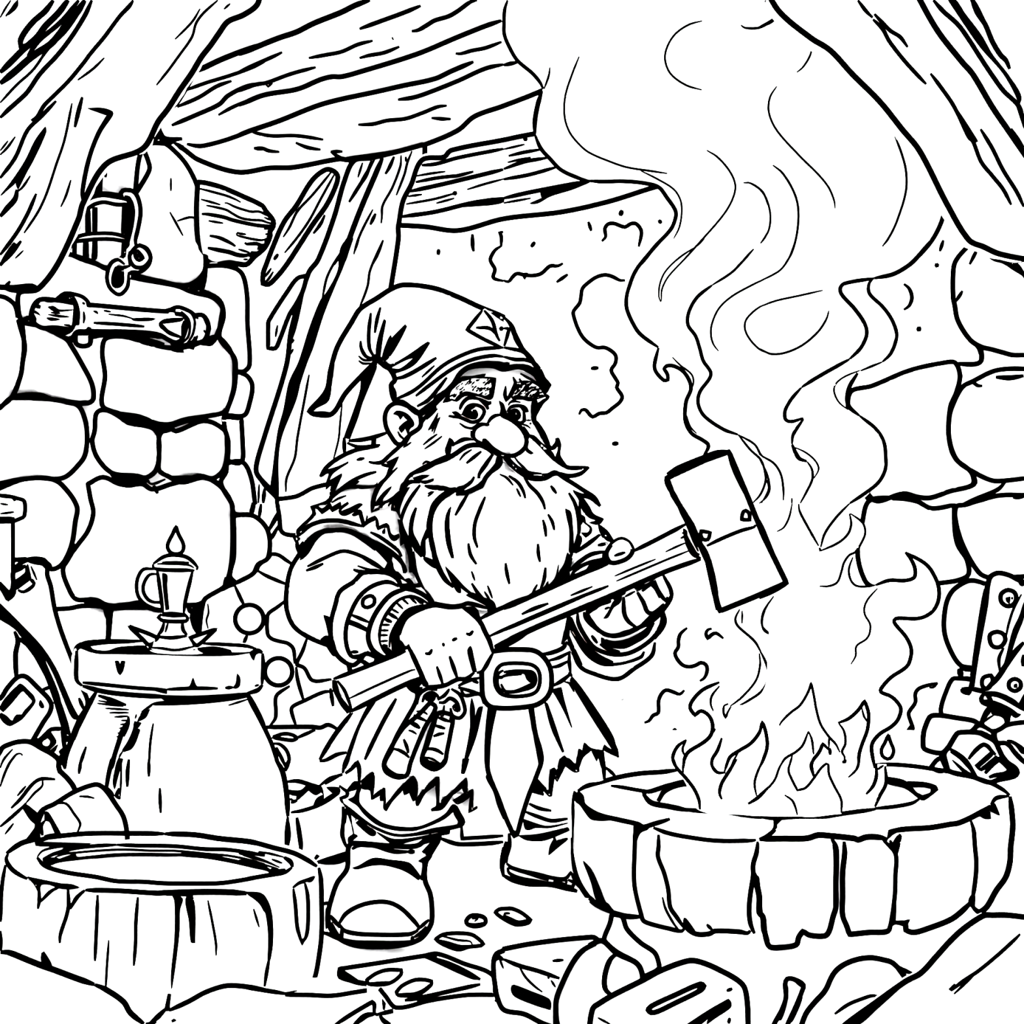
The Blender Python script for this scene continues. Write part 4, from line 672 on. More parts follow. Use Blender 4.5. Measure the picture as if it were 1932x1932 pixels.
# ---- torch roll and lantern frame on the left wall
torch = T_('rolled_torch', 'long wooden torch with iron collars fixed across the stones of the left wall', 'torch', (220, 605, 4.5))
torch.part('shaft', slab('e 240,500 290,445 420,450 600,480 680,485 1200,530 1250,520 1400,560 1480,560 1520,640 1480,750 1280,760 1150,700 900,680 640,680 400,650 300,650 230,590', 4.5, .06, 26, 1), edge=6.5, mat='wood', ink='''
e w5 245,500 300,435 ; F 240,480 290,440 270,480 295,490 290,510 255,500 ; w4 235,545 265,600 C ; w6 300,440 350,450 420,450 ; w6 280,650 330,655 410,645 ; F 230,530 260,530 295,560 ; F 350,500 390,495 430,520 540,520 400,530 ; w3.5 370,540 440,545 ; F 350,555 430,560 510,572 430,572 ; F 340,580 380,580 440,590 370,598 ; w3 465,628 530,640 ;
F 655,485 740,485 1000,510 1210,530 1230,545 1000,525 780,500 660,495 ; F 680,530 705,530 715,550 ; w3.5 755,525 810,535 ; w3.5 790,552 900,565 970,585 ; F 955,585 1080,580 1135,585 1090,598 980,598 ; w4.5 680,615 850,625 1055,642 ; w4 1170,630 1200,600 1335,588 ; w6 1170,640 1240,690 1320,720 ; F 1160,620 1200,590 1340,580 1320,600 1180,620 1240,680 1320,715 1220,680 1170,650 ;
F 1340,600 1325,640 1325,720 1345,700 ; F 640,665 850,668 1120,690 1180,730 1000,710 700,695 ; w5 1480,560 1510,620 1525,660 1480,750 ; w3.5 1485,665 1500,690 ; w6 1000,720 1200,770 ; w5 1500,775 1540,770 1575,710''')
torch.part('collar', slab('e 415,440 470,400 540,405 610,430 650,480 655,600 640,670 560,680 520,725 450,710 410,655 480,690 530,650 545,560 545,480 500,450', 4.48, .09, 20, 1), edge=5, mat='iron', ink='''
e F 415,440 470,400 520,405 560,460 580,540 575,630 550,630 550,500 490,460 500,450 ; F 410,640 500,650 540,640 520,680 480,690 430,670 ; w4 600,465 620,480 ; w4 610,530 615,580 608,620 ; w4 548,500 548,640''')
torch.part('collar', slab('e 1220,530 1290,500 1350,515 1410,550 1440,610 1420,740 1360,775 1290,785 1255,770 1320,740 1350,680 1360,600 1340,560 1260,545', 4.48, .09, 20, 1), edge=5.5, mat='iron', ink='''
e w4 1320,530 1370,580 1385,640 1370,720 1310,775 ; w4 1390,540 1420,600 1405,700 1360,770 ; F 1200,780 1340,790 1330,800 1340,832 1260,820 ; F 1340,775 1430,760 1410,810 1360,790''')
torch.part('peg', slab('e 550,690 660,690 655,770 600,785 555,765', 4.48, .04, 10, 1), edge=6.5, mat='iron')
lan = T_('wall_lantern', 'barred iron lantern frame with a hooked ring hanging on the arched stones', 'lantern', (230, 550, 4.6))
lan.part('cage_band', slab('a 590,1520 640,1455 740,1425 860,1440 935,1460 935,1490 850,1492 760,1475 690,1490 615,1535', 4.52, .02, 9, 1), edge=5, mat='iron')
lan.part('cage_band', slab('a 540,1740 620,1710 760,1700 850,1708 940,1735 930,1758 820,1745 700,1745 540,1762', 4.52, .02, 9, 1), edge=5, mat='iron')
def bar(d): lan.part('cage_bar', slab(d, 4.56, .01, 5, 1), edge=3.5, mat='iron', ink=d.replace(d[0] + ' ', d[0] + ' F ', 1))
bar('a 628,1540 652,1535 658,1690 628,1695'); bar('a 680,1520 705,1515 702,1700 680,1700')
bar('a 898,1500 925,1495 915,1690 890,1700'); bar('a 535,1765 553,1765 550,1860 535,1860'); bar('a 612,1765 640,1765 640,1885 612,1885'); bar('a 680,1765 705,1760 700,1880 675,1895'); bar('a 895,1770 920,1770 912,1870 890,1880')
lan.part('side_pipe', pipe('a 905,1420 960,1415 1000,1480 1005,1560 990,1660 970,1740 968,1800 930,1850 930,1900 e 950,180', 4.5, 12), edge=0, mat='iron', ink='''
a w6 880,1430 900,1392 965,1392 1005,1440 1025,1540 1010,1650 988,1750 992,1795 ; w4.5 905,1430 940,1440 970,1520 965,1620 945,1720 935,1780 ; w5 945,1830 945,1932''')
lan.part('eyelet', ball(262, 484, 4.46, 21, 1), edge=0, mat='iron', ink='a w5 C 1010,1790 1070,1820 1098,1880 e 1080,180 1040,210 980,205 945,150 a 950,1850 ; e w5 1010,38 1070,70 1098,130 1085,190 1030,240 940,260 ; w4.5 985,100 1005,90 1030,120 1045,140 1015,160 990,140 C ; w4 1000,110 1010,130 1035,140')
lan.part('hook_ring', pipe('e C 860,165 805,220 790,290 805,360 860,400 910,340 930,250 905,180', 4.46, 12), edge=0, mat='iron', ink='''
e w5 910,190 860,155 810,180 780,270 795,350 850,405 885,405 930,350 938,250 ; w4.5 840,215 825,280 830,340 860,350 890,320 895,240 ; F 840,210 870,205 960,195 900,225 865,235 890,245 885,330 855,358 835,340 830,260 ; w5 930,255 1000,240''')

# ---- right edge
rb = T_('riveted_bellows', 'riveted leather bellows flap hanging at the right edge beside the stones', 'bellows', (1870, 1310, 3.7))
rb.part('flap',
    slab('l 1680,545 1730,508 1790,512 1860,540 2000,640 2000,1400 1930,1500 1900,1480 1750,1400 1640,1385 1640,1370 1550,1350 1570,1200 1600,1020 1650,750', 3.75, .05, 22, 1), edge=7, mat='leather', ink='''
l w6 C 1815,630 1865,650 1875,700 1850,740 1805,748 1765,715 1765,660 ; w6 C 1740,935 1785,955 1795,1000 1760,1045 1710,1045 1685,1010 1685,955 ; w5.5 C 1690,1250 1705,1285 1680,1340 1650,1350 1625,1320 1635,1270 ; w5.5 C 1865,1278 1905,1300 1905,1345 1865,1368 1825,1345 1825,1300 ;
w4 1915,660 1860,760 1820,880 1800,980 ; w4.5 1785,1050 1750,1130 1755,1220 ; F 1932,720 1932,820 1880,960 1840,1080 1800,1200 1770,1225 1800,1130 1850,930 1900,820 ; w8 1932,1010 1870,1080 1800,1180 1740,1270 1650,1360 ; F 1800,690 1830,680 1825,730 1805,710 ; w3.5 1845,680 1845,700 ; F 1862,1320 1880,1315 1880,1340 1860,1340 ; w6 1640,1380 1740,1390 1850,1440 1920,1500 ; w7 1632,1440 1700,1450 1800,1490 1900,1550 ; w7 1640,1385 1620,1420 1632,1450 1700,1480 ; F 1932,1390 1932,1490 1890,1475 ; w9 1900,560 1932,600 ; w7 1930,1100 1925,1190''')
for rx, ry, rr in ((1902, 1128, 14), (1882, 1207, 14), (1863, 1287, 11), (1915, 1293, 12)): rb.part('rivet', ball(rx, ry, 3.70, rr, 1), edge=0, mat='iron', parent='flap')

tb = T_('tool_bundle', 'heap of bound tool rolls behind the right rim of the fire pit', 'tools', (1850, 1490, 3.75))
tb.part('block', slab('l 1410,1280 1460,1275 1560,1290 1650,1370 1700,1480 1640,1610 1340,1545 1325,1500 1360,1380', 3.78, .03, 16, 1), edge=6, mat='wood', label='slanting box end at the back of the heap', ink='''
l w10 1460,1200 1475,1270 ; w9 1460,1195 1560,1215 ; w6 1470,1272 1555,1275 ; w5 1555,1215 1550,1275 ; w6 1475,1350 1540,1350 1550,1290 ; w6 1478,1350 1480,1370 1530,1385 1550,1350 ; w6 1550,1355 1610,1360 1650,1375''')
tb.part('roll', slab('W 100,900 140,760 210,610 280,575 450,580 700,620 1000,670 1100,720 1000,850 600,1120 450,1260 330,1260 150,1210 95,1160', 3.7, .04, 22, 1), edge=7, mat='cloth')
tb.part('knot', slab('W 1160,740 1200,600 1280,460 1400,400 1560,500 1640,560 1610,740 1370,870 1200,780', 3.7, .04, 16, 1), edge=6, mat='leather', ink='''
W F 1250,330 1380,330 1600,430 1750,520 1880,560 1780,620 1700,570 1640,700 1590,720 1570,640 1500,590 1360,560 1330,500 1240,620 1200,720 1160,700 1220,520 1290,440 ; w3 1200,700 1300,620 1400,560''')
tb.part('roll', slab('W 1400,880 1500,800 1700,730 2050,690 2050,1500 1900,1400 1780,1280 1620,1090 1450,1080 1400,1000', 3.69, .05, 26, 1), edge=6.5, mat='cloth', ink='''
W F 1620,1030 1700,1030 1850,1110 1932,1180 1932,1280 1880,1260 1780,1130 ; F 1450,1080 1620,1070 1800,1250 1932,1390 1932,1450 1850,1380 1740,1250 1580,1110 ''')
tb.part('roll', slab('W 480,1260 560,1150 680,950 740,890 1100,890 1250,960 1400,1050 1480,1200 1540,1320 1640,1440 1770,1530 1815,1620 1750,1690 1480,1750 1300,1800 1000,1700 560,1590 480,1400', 3.66, .05, 30, 1), edge=7, mat='cloth', ink='''
W w6 920,1380 1000,1270 1110,1160 1190,1110 1260,1130 1340,1220 1420,1300 ; F 1040,1490 1300,1260 1350,1230 1360,1300 1150,1490 1120,1520 1170,1600 1100,1560 ; w8 1140,1570 1300,1470 1450,1320 ; w7 1220,1640 1350,1480 1480,1370 1600,1480 1700,1590 1560,1650 1400,1670 1290,1710 ; F 1480,1350 1600,1430 1760,1530 1815,1615 1750,1680 1500,1750 1450,1730 1560,1660 1700,1600 1560,1440 ;
w6 570,1180 700,1260 870,1400 1000,1600 1080,1720 ; w6 590,1230 780,1350 950,1540 1010,1640 ; F 620,1390 720,1460 880,1590 1000,1660 900,1660 800,1590 ; w6 480,1250 500,1400 560,1560''')
tb.part('strap', slab('W 960,890 1090,770 1130,760 1250,810 1370,900 1350,990 1250,930 1120,880', 3.65, .03, 12, 1), edge=5, mat='leather')
tb.part('peg', slab('W 230,1530 330,1400 420,1340 520,1560 400,1600', 3.72, .03, 10, 1), edge=6, mat='wood')

one('small_pot', 'small pot full of dark scraps on the floor between the pedestal and the front boot', 'pot', (610, 1620, 3.8),
    slab('n 280,170 420,150 520,178 600,195 740,212 735,260 700,310 765,350 755,500 790,640 790,690 690,740 570,752 450,700 280,640', 3.78, .07, 50, 1), edge=0, mat='iron', ink='''
n w6 355,165 430,160 520,185 590,200 ; w5 590,195 670,140 760,115 ; F 515,185 600,200 620,260 570,290 540,360 610,330 740,240 730,210 640,205 690,250 620,295 615,250 ; F 350,225 450,230 500,190 520,215 440,290 420,300 430,260 360,240 ; w4 365,250 430,265 ; w4 370,290 400,300 ; w5 380,320 430,300 ; w5 380,390 470,375 600,330 740,245 ;
n w7 425,425 440,520 455,640 450,690 ; w5 365,460 368,560 360,640 ; w5 760,345 768,450 755,550 795,650 ; w6 570,755 690,725 790,680 ; F 490,205 520,185 600,240 560,260''')
# ================================================================== THE SMITH AND HIS HAMMER
P_ = T_('person', 'bearded person in a brimmed cap, fringed tunic and buckled belt, gripping a huge hammer', 'person', (850, 1790, 2.95))
# one continuous body: head, ear, nose, neck, trunk, arms, legs and both hands with their fingers
B3 = lambda d, Y, T, R, b=1.0: slab(d, Y, T, R, b)
body = [
 B3('z 745,770 770,735 830,700 900,682 980,682 1025,705 1035,745 1015,765 1011,795 1025,830 1040,855 1035,880 1000,900 960,940 900,960 830,930 770,860', 3.0, .13, 90),
 B3('f 1145,1205 1200,1205 1260,1240 1320,1290 1330,1340 1310,1390 1240,1440 1200,1490 1150,1490 1100,1430 1070,1360 1070,1300 1090,1240', 2.90, .03, 24),
 B3('Q 990,890 1100,935 1220,1020 1300,1120 1340,1230 1310,1340 1230,1430 1130,1465 1010,1460 900,1410 780,1310 700,1270 620,1230 575,1180 570,1110 610,1050 700,1000 770,1000 830,920 900,885', 2.84, .085, 50),
 B3('z 800,900 1000,900 1060,1000 1085,1100 1080,1250 1060,1400 1050,1500 700,1500 690,1350 700,1200 640,1150 600,1100 620,1020 700,960', 3.06, .10, 90),
 # arms: shoulder - elbow - wrist
 tube3([at(650, 1060, 3.02), at(625, 1120, 2.98), at(655, 1175, 2.92), at(740, 1195, 2.84), at(800, 1180, 2.76)], [.075, .07, .062, .052, .045], 12),
 tube3([at(1030, 1040, 3.05), at(1080, 1130, 2.98), at(1120, 1190, 2.86), at(1140, 1150, 2.74)], [.07, .06, .05, .04], 12),
 # legs
 tube3([at(740, 1430, 3.05), at(735, 1540, 2.98), at(730, 1640, 2.98), at(725, 1720, 2.97)], [.10, .075, .06, .055], 12),
 tube3([at(990, 1430, 3.15), at(1010, 1540, 3.22), at(1030, 1620, 3.24)], [.09, .075, .055], 12),
 # near hand: back of the hand, four fingers curled over the handle, thumb below
 B3('j 1175,960 1190,890 1240,820 1340,760 1430,740 1640,760 1710,800 1770,870 1820,980 1855,1080 1830,1150 1780,1215 1700,1240 1500,1290 1400,1300 1320,1220 1240,1045 1200,1055', 2.72, .055, 45),
 B3('j 1240,1030 1300,1000 1380,1060 1440,1180 1495,1315 1450,1330 1370,1332 1310,1220', 2.68, .045, 18),
 B3('j 1360,1010 1440,980 1500,1040 1540,1120 1600,1275 1560,1300 1495,1322 1440,1190', 2.68, .048, 18),
 B3('j 1480,940 1560,930 1630,980 1690,1060 1725,1220 1660,1275 1600,1278 1540,1110', 2.68, .048, 18),
 B3('j 1600,880 1700,860 1770,900 1820,980 1855,1100 1780,1215 1730,1228 1690,1050', 2.68, .045, 18),
 # far hand: thumb over the handle, palm and fingers below it
 B3('k 755,350 790,300 855,260 915,285 940,340 910,395 830,432 780,430 755,395', 2.72, .03, 20),
 B3('k 610,790 720,700 860,600 1000,500 1160,440 1200,560 1222,660 1175,770 1090,860 960,920 800,965 710,935 650,860', 2.80, .04, 40),
 B3('k 620,790 730,640 840,640 870,720 880,850 960,910 800,965 710,930 650,860', 2.77, .045, 22),
 B3('k 870,600 950,560 1000,700 1090,850 970,905 910,860 875,730', 2.76, .048, 18),
 B3('k 1000,560 1080,520 1120,620 1172,720 1095,800 1050,792 1015,700', 2.76, .046, 16),
 B3('k 1090,520 1160,470 1222,655 1178,708 1130,640', 2.76, .042, 12),
]
P_.part('body', fuse(body, .0065), edge=0, mat='skin', ink='''
f w6 C 1150,1200 1230,1220 1310,1270 1330,1330 1320,1380 1250,1430 1210,1490 1160,1500 1110,1440 1075,1370 1068,1290 1095,1230 ; F 1130,1280 1155,1258 1220,1275 1265,1320 1278,1360 1245,1390 1240,1440 1225,1400 1215,1380 1190,1415 1170,1385 1200,1350 1235,1325 1200,1290 1178,1320 1165,1290 ; w4 1160,1405 1180,1440 1215,1470 ;
Q w5 770,1000 820,925 890,880 970,870 ; w6 970,885 1100,935 1220,1020 1300,1120 1340,1230 1320,1340 1230,1430 1130,1470 1010,1460 900,1400 780,1310 720,1235 ; F 705,1225 740,1225 880,1370 1010,1440 1130,1445 1000,1480 900,1460 780,1360 700,1300 ; w5 775,1000 795,1025 ; w4.5 780,1030 720,1010 650,1030 590,1080 568,1130 568,1190 600,1240 700,1285 ;
w5 370,800 380,740 440,660 500,625 580,625 680,650 ; F 375,800 390,720 460,640 530,620 440,690 390,770 ; w5 640,630 730,680 800,695 815,680 ; w4.5 640,640 710,690 760,750 775,795 ; F 700,680 800,690 820,670 820,710 780,730 790,780 775,795 740,720 ;
w4.5 420,830 480,750 560,725 640,735 700,770 725,825 700,890 650,950 550,978 470,950 360,905 280,900 200,885 ; w3.5 255,835 310,835 370,865 ; F 255,835 310,832 350,860 400,870 300,868 ; F 400,860 430,810 480,770 540,740 600,750 520,800 550,835 565,800 600,800 630,870 600,925 530,925 440,890 ; w4 360,990 450,1050 560,1075 ; w4.5 470,1060 560,1065 650,1010 770,1000 ;
F 940,670 1000,710 1025,780 1050,850 1120,940 960,880 970,780 ; w4.5 1060,830 1100,765 1180,740 1290,745 1340,790 ; F 1200,735 1300,735 1345,770 1372,825 1300,825 1260,770 ; w4.5 1300,790 1305,960 1250,985 1190,960 ; w4 1065,860 1110,810 1190,795 1240,850 1240,910 1190,955 ; F 1070,870 1110,820 1170,800 1175,870 1215,870 1180,800 1200,790 1242,850 1240,910 1185,955 1120,940 ;
w3.5 1075,735 1100,690 1180,675 1255,690 ; w3.5 1150,650 1100,700 ; w3 1335,950 1405,950 ; w5 1385,985 1410,1010 ; w3 1250,1000 1350,1030 1400,1070 ; w4.5 1290,1040 1340,1120 1390,1180 ; w7 1650,630 1560,700 1480,830 1450,900 1460,970 1530,1080 ; w8 1445,690 1445,950 ; w7 1530,1070 1600,1200 1650,1300 ;
w7 1650,1300 1690,1350 1730,1350 1780,1280 1780,1215 ; F 1425,680 1490,660 1500,700 1570,680 1490,820 1475,950 1420,950 ; F 1430,960 1480,950 1600,1110 1670,1270 1690,1340 1650,1340 1580,1230 1500,1080 ; w6 1620,580 1650,610 1645,645 ; w4 1035,450 1035,580 1060,620 ; F 1005,580 1035,450 1045,600 1070,605 1130,480 1165,380 1150,320 1200,400 1200,450 1150,540 1110,610 1040,680 ;
w4 285,1310 400,1250 500,1230 580,1235 ; w5 545,1100 ; w6 550,1100 548,1210 ; w6 540,1225 420,1230 280,1300 ; w6 205,1215 240,1250 280,1330 ; F 215,1210 240,1260 225,1430 180,1470 155,1390 190,1280 ;
j w6 1175,960 1190,890 1230,825 1340,765 1430,742 1530,755 1640,755 ; w7 1630,755 1700,800 1760,860 1800,940 1830,1000 1855,1090 ; w6 1855,1090 1780,1220 1735,1235 ; w6 1720,1230 1660,1278 1600,1282 1490,1330 1370,1335 ; w7 1370,1335 1330,1240 1240,1045 ; w6 1240,1040 1205,1055 1178,1000 ;
w5 1445,1185 1490,1320 ; w6 1538,1110 1595,1275 ; F 1690,1040 1700,1060 1735,1225 1710,1230 1670,1070 ; w5 1358,1090 1390,1095 1412,1060 ; w6 1482,1032 1505,1025 ; w5 1555,1000 1595,980 ; w5 1658,945 1685,955 1712,925 ; F 1120,960 1180,870 1260,790 1340,755 1240,830 1190,900 1170,980 1205,1055 1150,1090 1130,1050 ; F 1220,1060 1240,1025 1340,1240 1390,1330 1350,1330 1320,1260 ;
k w6 C 755,345 800,285 860,258 915,285 942,345 905,398 830,430 780,430 752,390 ; w4.5 805,382 890,355 ;
w6 610,790 640,860 710,935 790,965 880,950 960,915 1080,860 1170,770 1225,660 1165,520 ; w6 1160,765 ; w6 875,680 880,800 910,860 970,905 ; w6 975,645 1020,720 1050,790 1095,800 1172,730 ; F 970,640 1010,620 1110,590 1090,560 1060,580 1015,600 ; w6 1100,560 1130,640 1180,710 1200,680 ; w4 960,640 885,680 ; w5 1010,640 1075,585 1110,620 1140,690 ;
F 730,840 770,780 800,720 860,665 850,720 800,760 760,830 ; w4 735,770 775,755 ; w4 800,700 855,670 ; F 620,785 700,720 780,700 780,720 700,750 630,800 ; w7 600,790 640,860 700,935''')

P_.part('hood', slab('f 1010,890 1100,950 1140,1030 1115,1070 1145,1180 1085,1250 1070,1340 1100,1420 960,1455 800,1485 770,1450 890,1150', 2.97, .05, 26), edge=0, mat='cloth', ink='''
f F 960,930 1010,890 1000,950 900,1200 870,1300 810,1460 770,1450 860,1200 890,1100 900,1010 ; w6 1010,890 1060,930 1110,960 1140,1030 1115,1070 1140,1130 1140,1180 ; w6 1085,1415 1000,1445 900,1468 800,1475 ; w6 770,1450 772,1570 ; w5 790,1490 880,1520 1035,1505''')
P_.part('hair', slab('R 270,380 340,280 430,200 580,110 720,60 900,20 1240,-40 1400,-60 1700,-100 1830,120 1400,350 1290,480 1260,550 1250,700 1260,900 1180,780 1100,720 1040,720 940,780 910,820 920,650 960,520 700,520 480,600 420,600 350,540 370,460 300,390', 2.95, .07, 30), edge=0, mat='hair', ink='''
R w6 280,385 340,290 440,200 580,115 730,55 850,30 1000,10 ; w5 280,385 350,330 400,330 ; F 350,305 500,260 630,200 620,215 520,280 430,350 380,450 360,520 355,470 390,350 ; F 380,455 470,390 548,345 540,380 430,600 400,600 430,470 460,440 350,540 ; w4.5 725,180 825,155 ; w5 870,200 940,215 1040,205 1130,120 1240,20 1300,-10 ;
F 1090,210 1240,135 1200,220 1130,340 1060,450 1000,540 960,640 940,740 910,820 905,700 940,560 1000,460 1080,380 1120,270 1030,245 1030,230 1120,235 ; w4 1225,270 1140,350 1060,450 ; w5 970,322 850,355 740,400 650,450 500,560 430,600 ; F 430,600 600,470 650,440 760,440 690,490 940,490 980,450 960,500 820,525 700,520 600,530 480,600 380,700 400,620 ;
F 940,740 1000,640 1080,550 1155,500 1100,580 1040,660 1040,700 1150,640 1260,550 1370,510 1320,590 1270,700 1245,800 1260,900 1210,800 1150,790 1160,690 1110,740 1130,690 1080,700 1040,735 1000,725 ; w5 1290,480 1400,350 1830,120 ; w6 1400,350 1550,290 1830,130 ; w4 1525,235 1570,200 1630,212 ; w5 1260,550 1290,480 1380,430 ;
f w5 1330,1270 1420,1210 1430,1230 1340,1330 1310,1390 1240,1440 1180,1510 1090,1590 1040,1630 960,1635 ; F 1300,1270 1420,1180 1440,1200 1420,1260 1350,1330 1420,1210 1340,1290 ; F 1455,1270 1420,1330 1380,1400 1440,1360 1420,1430 1470,1300 1440,1330 ; w4 1345,1505 1400,1460 1450,1425 ; w4 1355,1535 1420,1490 1485,1440 ; w3 1260,1485 1200,1525 ; w4 1450,1240 1370,1320 ; w4 1440,1300 1410,1410''')
P_.part('beard', slab('z 757,927 790,915 880,922 900,915 940,872 960,872 990,905 1040,900 1085,912 1115,935 1135,960 1110,985 1098,1010 1093,1045 1065,1075 1045,1105 1000,1130 950,1150 925,1153 900,1150 869,1145 821,1137 800,1115 785,1096 777,1057 768,1018 757,995 752,960', 2.90, .13, 80), edge=0, mat='hair', ink='''
R w6 1260,560 1370,450 1500,450 ; w5 1500,480 1410,600 1330,730 1280,860 1265,960 ; w5 1270,960 1310,1060 1360,1180 1380,1300 1390,1420 ; w6 1450,755 1400,900 1385,1100 1440,1250 1520,1360 ; F 1450,755 1410,900 1410,1060 1480,1200 1540,1360 1450,1270 1370,1130 1380,930 ;
w8 1260,900 1290,1100 1370,1270 1400,1480 ; F 1230,900 1270,960 1330,1150 1380,1230 1400,1420 1420,1280 1450,1500 1550,1750 1680,1920 1600,1800 1500,1700 1410,1540 1370,1540 1360,1350 1300,1180 1260,1220 1260,1050 ; F 1800,560 1650,700 1600,850 1580,1020 1640,1100 1660,850 1750,690 1932,560 1880,540 1720,545 1700,500 1560,490 1640,510 1780,520 1850,530 1932,510 ;
F 1580,1020 1550,1080 1510,1200 1540,1350 1590,1370 1650,1400 1690,1500 1620,1460 1540,1380 1560,1330 1560,1150 1600,1120 1640,1300 1680,1340 1660,1200 1640,1000 ; w5 1640,1100 1680,1330 1750,1520 1820,1640 1905,1730 ; w4 1590,590 1660,560 1590,625 ; F 1870,750 1850,900 1865,1200 1905,1370 1880,1370 1820,1150 1800,950 1840,790 ;
S F 340,465 325,500 325,640 340,780 368,935 340,910 300,780 290,650 300,540 ; w6 150,650 165,520 200,420 280,340 ; F 290,1010 370,1090 470,1200 560,1275 500,1250 430,1200 430,1250 400,1240 350,1150 ; w6 170,780 200,960 280,1120 365,1200 ; w5 500,795 520,900 575,990 ; w5 655,370 600,500 560,620 555,740 585,840 ; w4 530,1050 560,1140 ; w5 530,1160 580,1240 640,1310 700,1340 ;
w6 560,1270 640,1310 720,1340 750,1410 ; F 540,1250 640,1310 720,1330 755,1405 720,1420 690,1380 600,1330 480,1270 ; w4 675,1180 720,1300 ; w4 645,1235 700,1320 ; w5 840,975 850,1060 875,1170 ; w5 1135,800 1140,900 1155,970 ; w4.5 1180,580 1200,660 1208,740 ; w4.5 1225,530 1265,600 1285,680 ; w4 785,168 850,200 910,270 ; w4.5 868,182 950,240 1000,320 1020,388 ; w4 940,295 978,375 ;
w5 1010,195 1060,270 1130,340 1180,420 1200,490 ; w4.5 1250,270 1305,345 ; w5 1415,335 1470,430 1500,540 1510,680 1490,760 ; F 1385,485 1430,510 1445,600 1445,850 1420,880 1425,680 1400,560 ; w5 1440,600 1440,900 1410,950 ; w4 1520,370 1515,480 1530,600 ; F 1455,315 1530,345 1640,370 1700,470 1620,400 1540,375 1600,460 1640,530 1735,575 1690,625 1600,610 1680,590 1600,560 1540,490 1510,400 ;
w6 1310,170 1420,230 1560,320 1650,380 1705,460 ; F 1530,540 1560,560 1570,610 1620,650 1620,700 1570,745 1530,700 1590,700 1610,660 1545,600 1520,640 ; F 1500,720 1530,740 1530,790 1480,880 1450,880 1470,800 ; w5 550,620 ;
F 1405,885 1430,930 1400,1060 1430,1110 1330,1130 1400,1080 1350,1100 1300,1180 1100,1270 1060,1270 1180,1210 1230,1140 1220,1200 1290,1120 1325,990 1310,1090 1370,1000 ; w5 1205,1015 1190,1130 1160,1210 ; w4 1130,1170 1080,1260 ; w6 1060,1270 1180,1220 1260,1170 ; w5 750,1410 900,1340 1060,1275 ;
w5 500,340 440,440 380,545 ; w5 640,220 580,280 500,320 390,355 ; F 390,355 400,330 500,310 600,270 630,290 540,330 480,350 ; w6 630,270 680,170 790,80 800,10''')
P_.part('moustache', slab('z 929,856 909,842 893,837 877,839 850,856 820,873 785,893 775,905 790,915 815,922 845,926 870,922 893,906 903,895 920,872', 2.785, .04, 20), edge=0, mat='hair', ink='''
Q w7 0,1590 200,1500 300,1440 450,1340 560,1310 690,1320 780,1370 850,1440 ; w6 850,1440 750,1590 650,1740 645,1800 ; w6 940,1480 900,1600 820,1700 720,1820 690,1932 ; F 920,1470 970,1470 965,1580 880,1660 780,1760 710,1880 700,1932 640,1932 660,1890 760,1760 880,1600 ; w4 545,1375 430,1450 360,1540 ; w5 685,1400 570,1490 460,1580 ; w5 580,1770 530,1850 430,1920 330,1932 ;
R w5 1400,390 1390,350 1430,330 ; F 1410,400 1520,365 1615,365 1550,400 1460,430 ; F 1440,430 1560,435 1665,405 1660,430 1560,465 1500,450 ; w5 1550,490 1620,515 1700,505 1770,510 ; S w5 100,270 180,295 270,290 340,310 430,300 ; w6 270,305 340,315 430,305 530,235''')
P_.part('moustache', slab('Q 970,1460 1180,1470 1310,1390 1350,1180 1450,1190 1560,1310 1700,1430 1760,1500 1830,1490 g 420,1600 470,1670 600,1670 628,1665 560,1720 480,1732 380,1718 300,1755 200,1755 100,1690 30,1600', 2.785, .04, 18), edge=0, mat='hair', ink='''
Q F 1300,1050 1390,1160 1450,1175 1560,1280 1700,1400 1760,1490 1800,1380 1790,1270 1760,1215 1810,1210 1840,1300 1830,1460 1932,1620 1932,1650 1840,1610 1700,1500 1500,1290 1380,1190 1360,1210 1350,1350 1440,1430 1400,1440 1330,1385 1340,1180 ;
F 990,1480 1070,1480 1150,1570 1230,1640 1380,1700 1440,1750 1400,1760 1280,1760 1100,1620 1030,1540 ; w4 1160,1480 1220,1560 1300,1640 1360,1700 1480,1720 1560,1725 ; w5 1560,1740 1650,1745 1750,1705 1830,1740 1932,1760 ; F 1310,1780 1400,1780 1480,1810 1600,1810 1700,1760 1600,1800 1430,1815 ;
g w6 100,1700 200,1750 300,1750 375,1715 480,1732 560,1715 625,1665 ; w6 400,1610 460,1665 520,1672 620,1668 ; w4 30,1600 110,1670 200,1710 280,1715 ; w3 180,1735 290,1735''')
random.seed(4)
def brow(poly):
    st = parse(poly)[0]; P = st['pts']; A = [(round(x, 1), round(y, 1)) for x, y in P]
    xs = [p[0] for p in A]; ys = [p[1] for p in A]; s = ''
    def ins(q):
        c = False
        for a, b in zip(A, A[1:] + A[:1]):
            if (a[1] > q[1]) != (b[1] > q[1]) and q[0] < (b[0] - a[0]) * (q[1] - a[1]) / (b[1] - a[1]) + a[0]: c = not c
        return c
    for _ in range(190):
        x = random.uniform(min(xs), max(xs)); y = random.uniform(min(ys), max(ys)); L = random.uniform(3, 7)
        if ins((x, y)) and ins((x + L, y - L * .8)): s += ' ; z w%.1f %.1f,%.1f %.1f,%.1f' % (random.uniform(1.2, 2.4), x, y, x + L, y - L * random.uniform(.5, 1.1))
    return s
bl = 'Q 130,690 190,590 250,490 380,370 400,325 550,315 740,280 700,330 770,330 890,340 870,480 840,620 790,645 640,590 430,590 320,670 250,650'
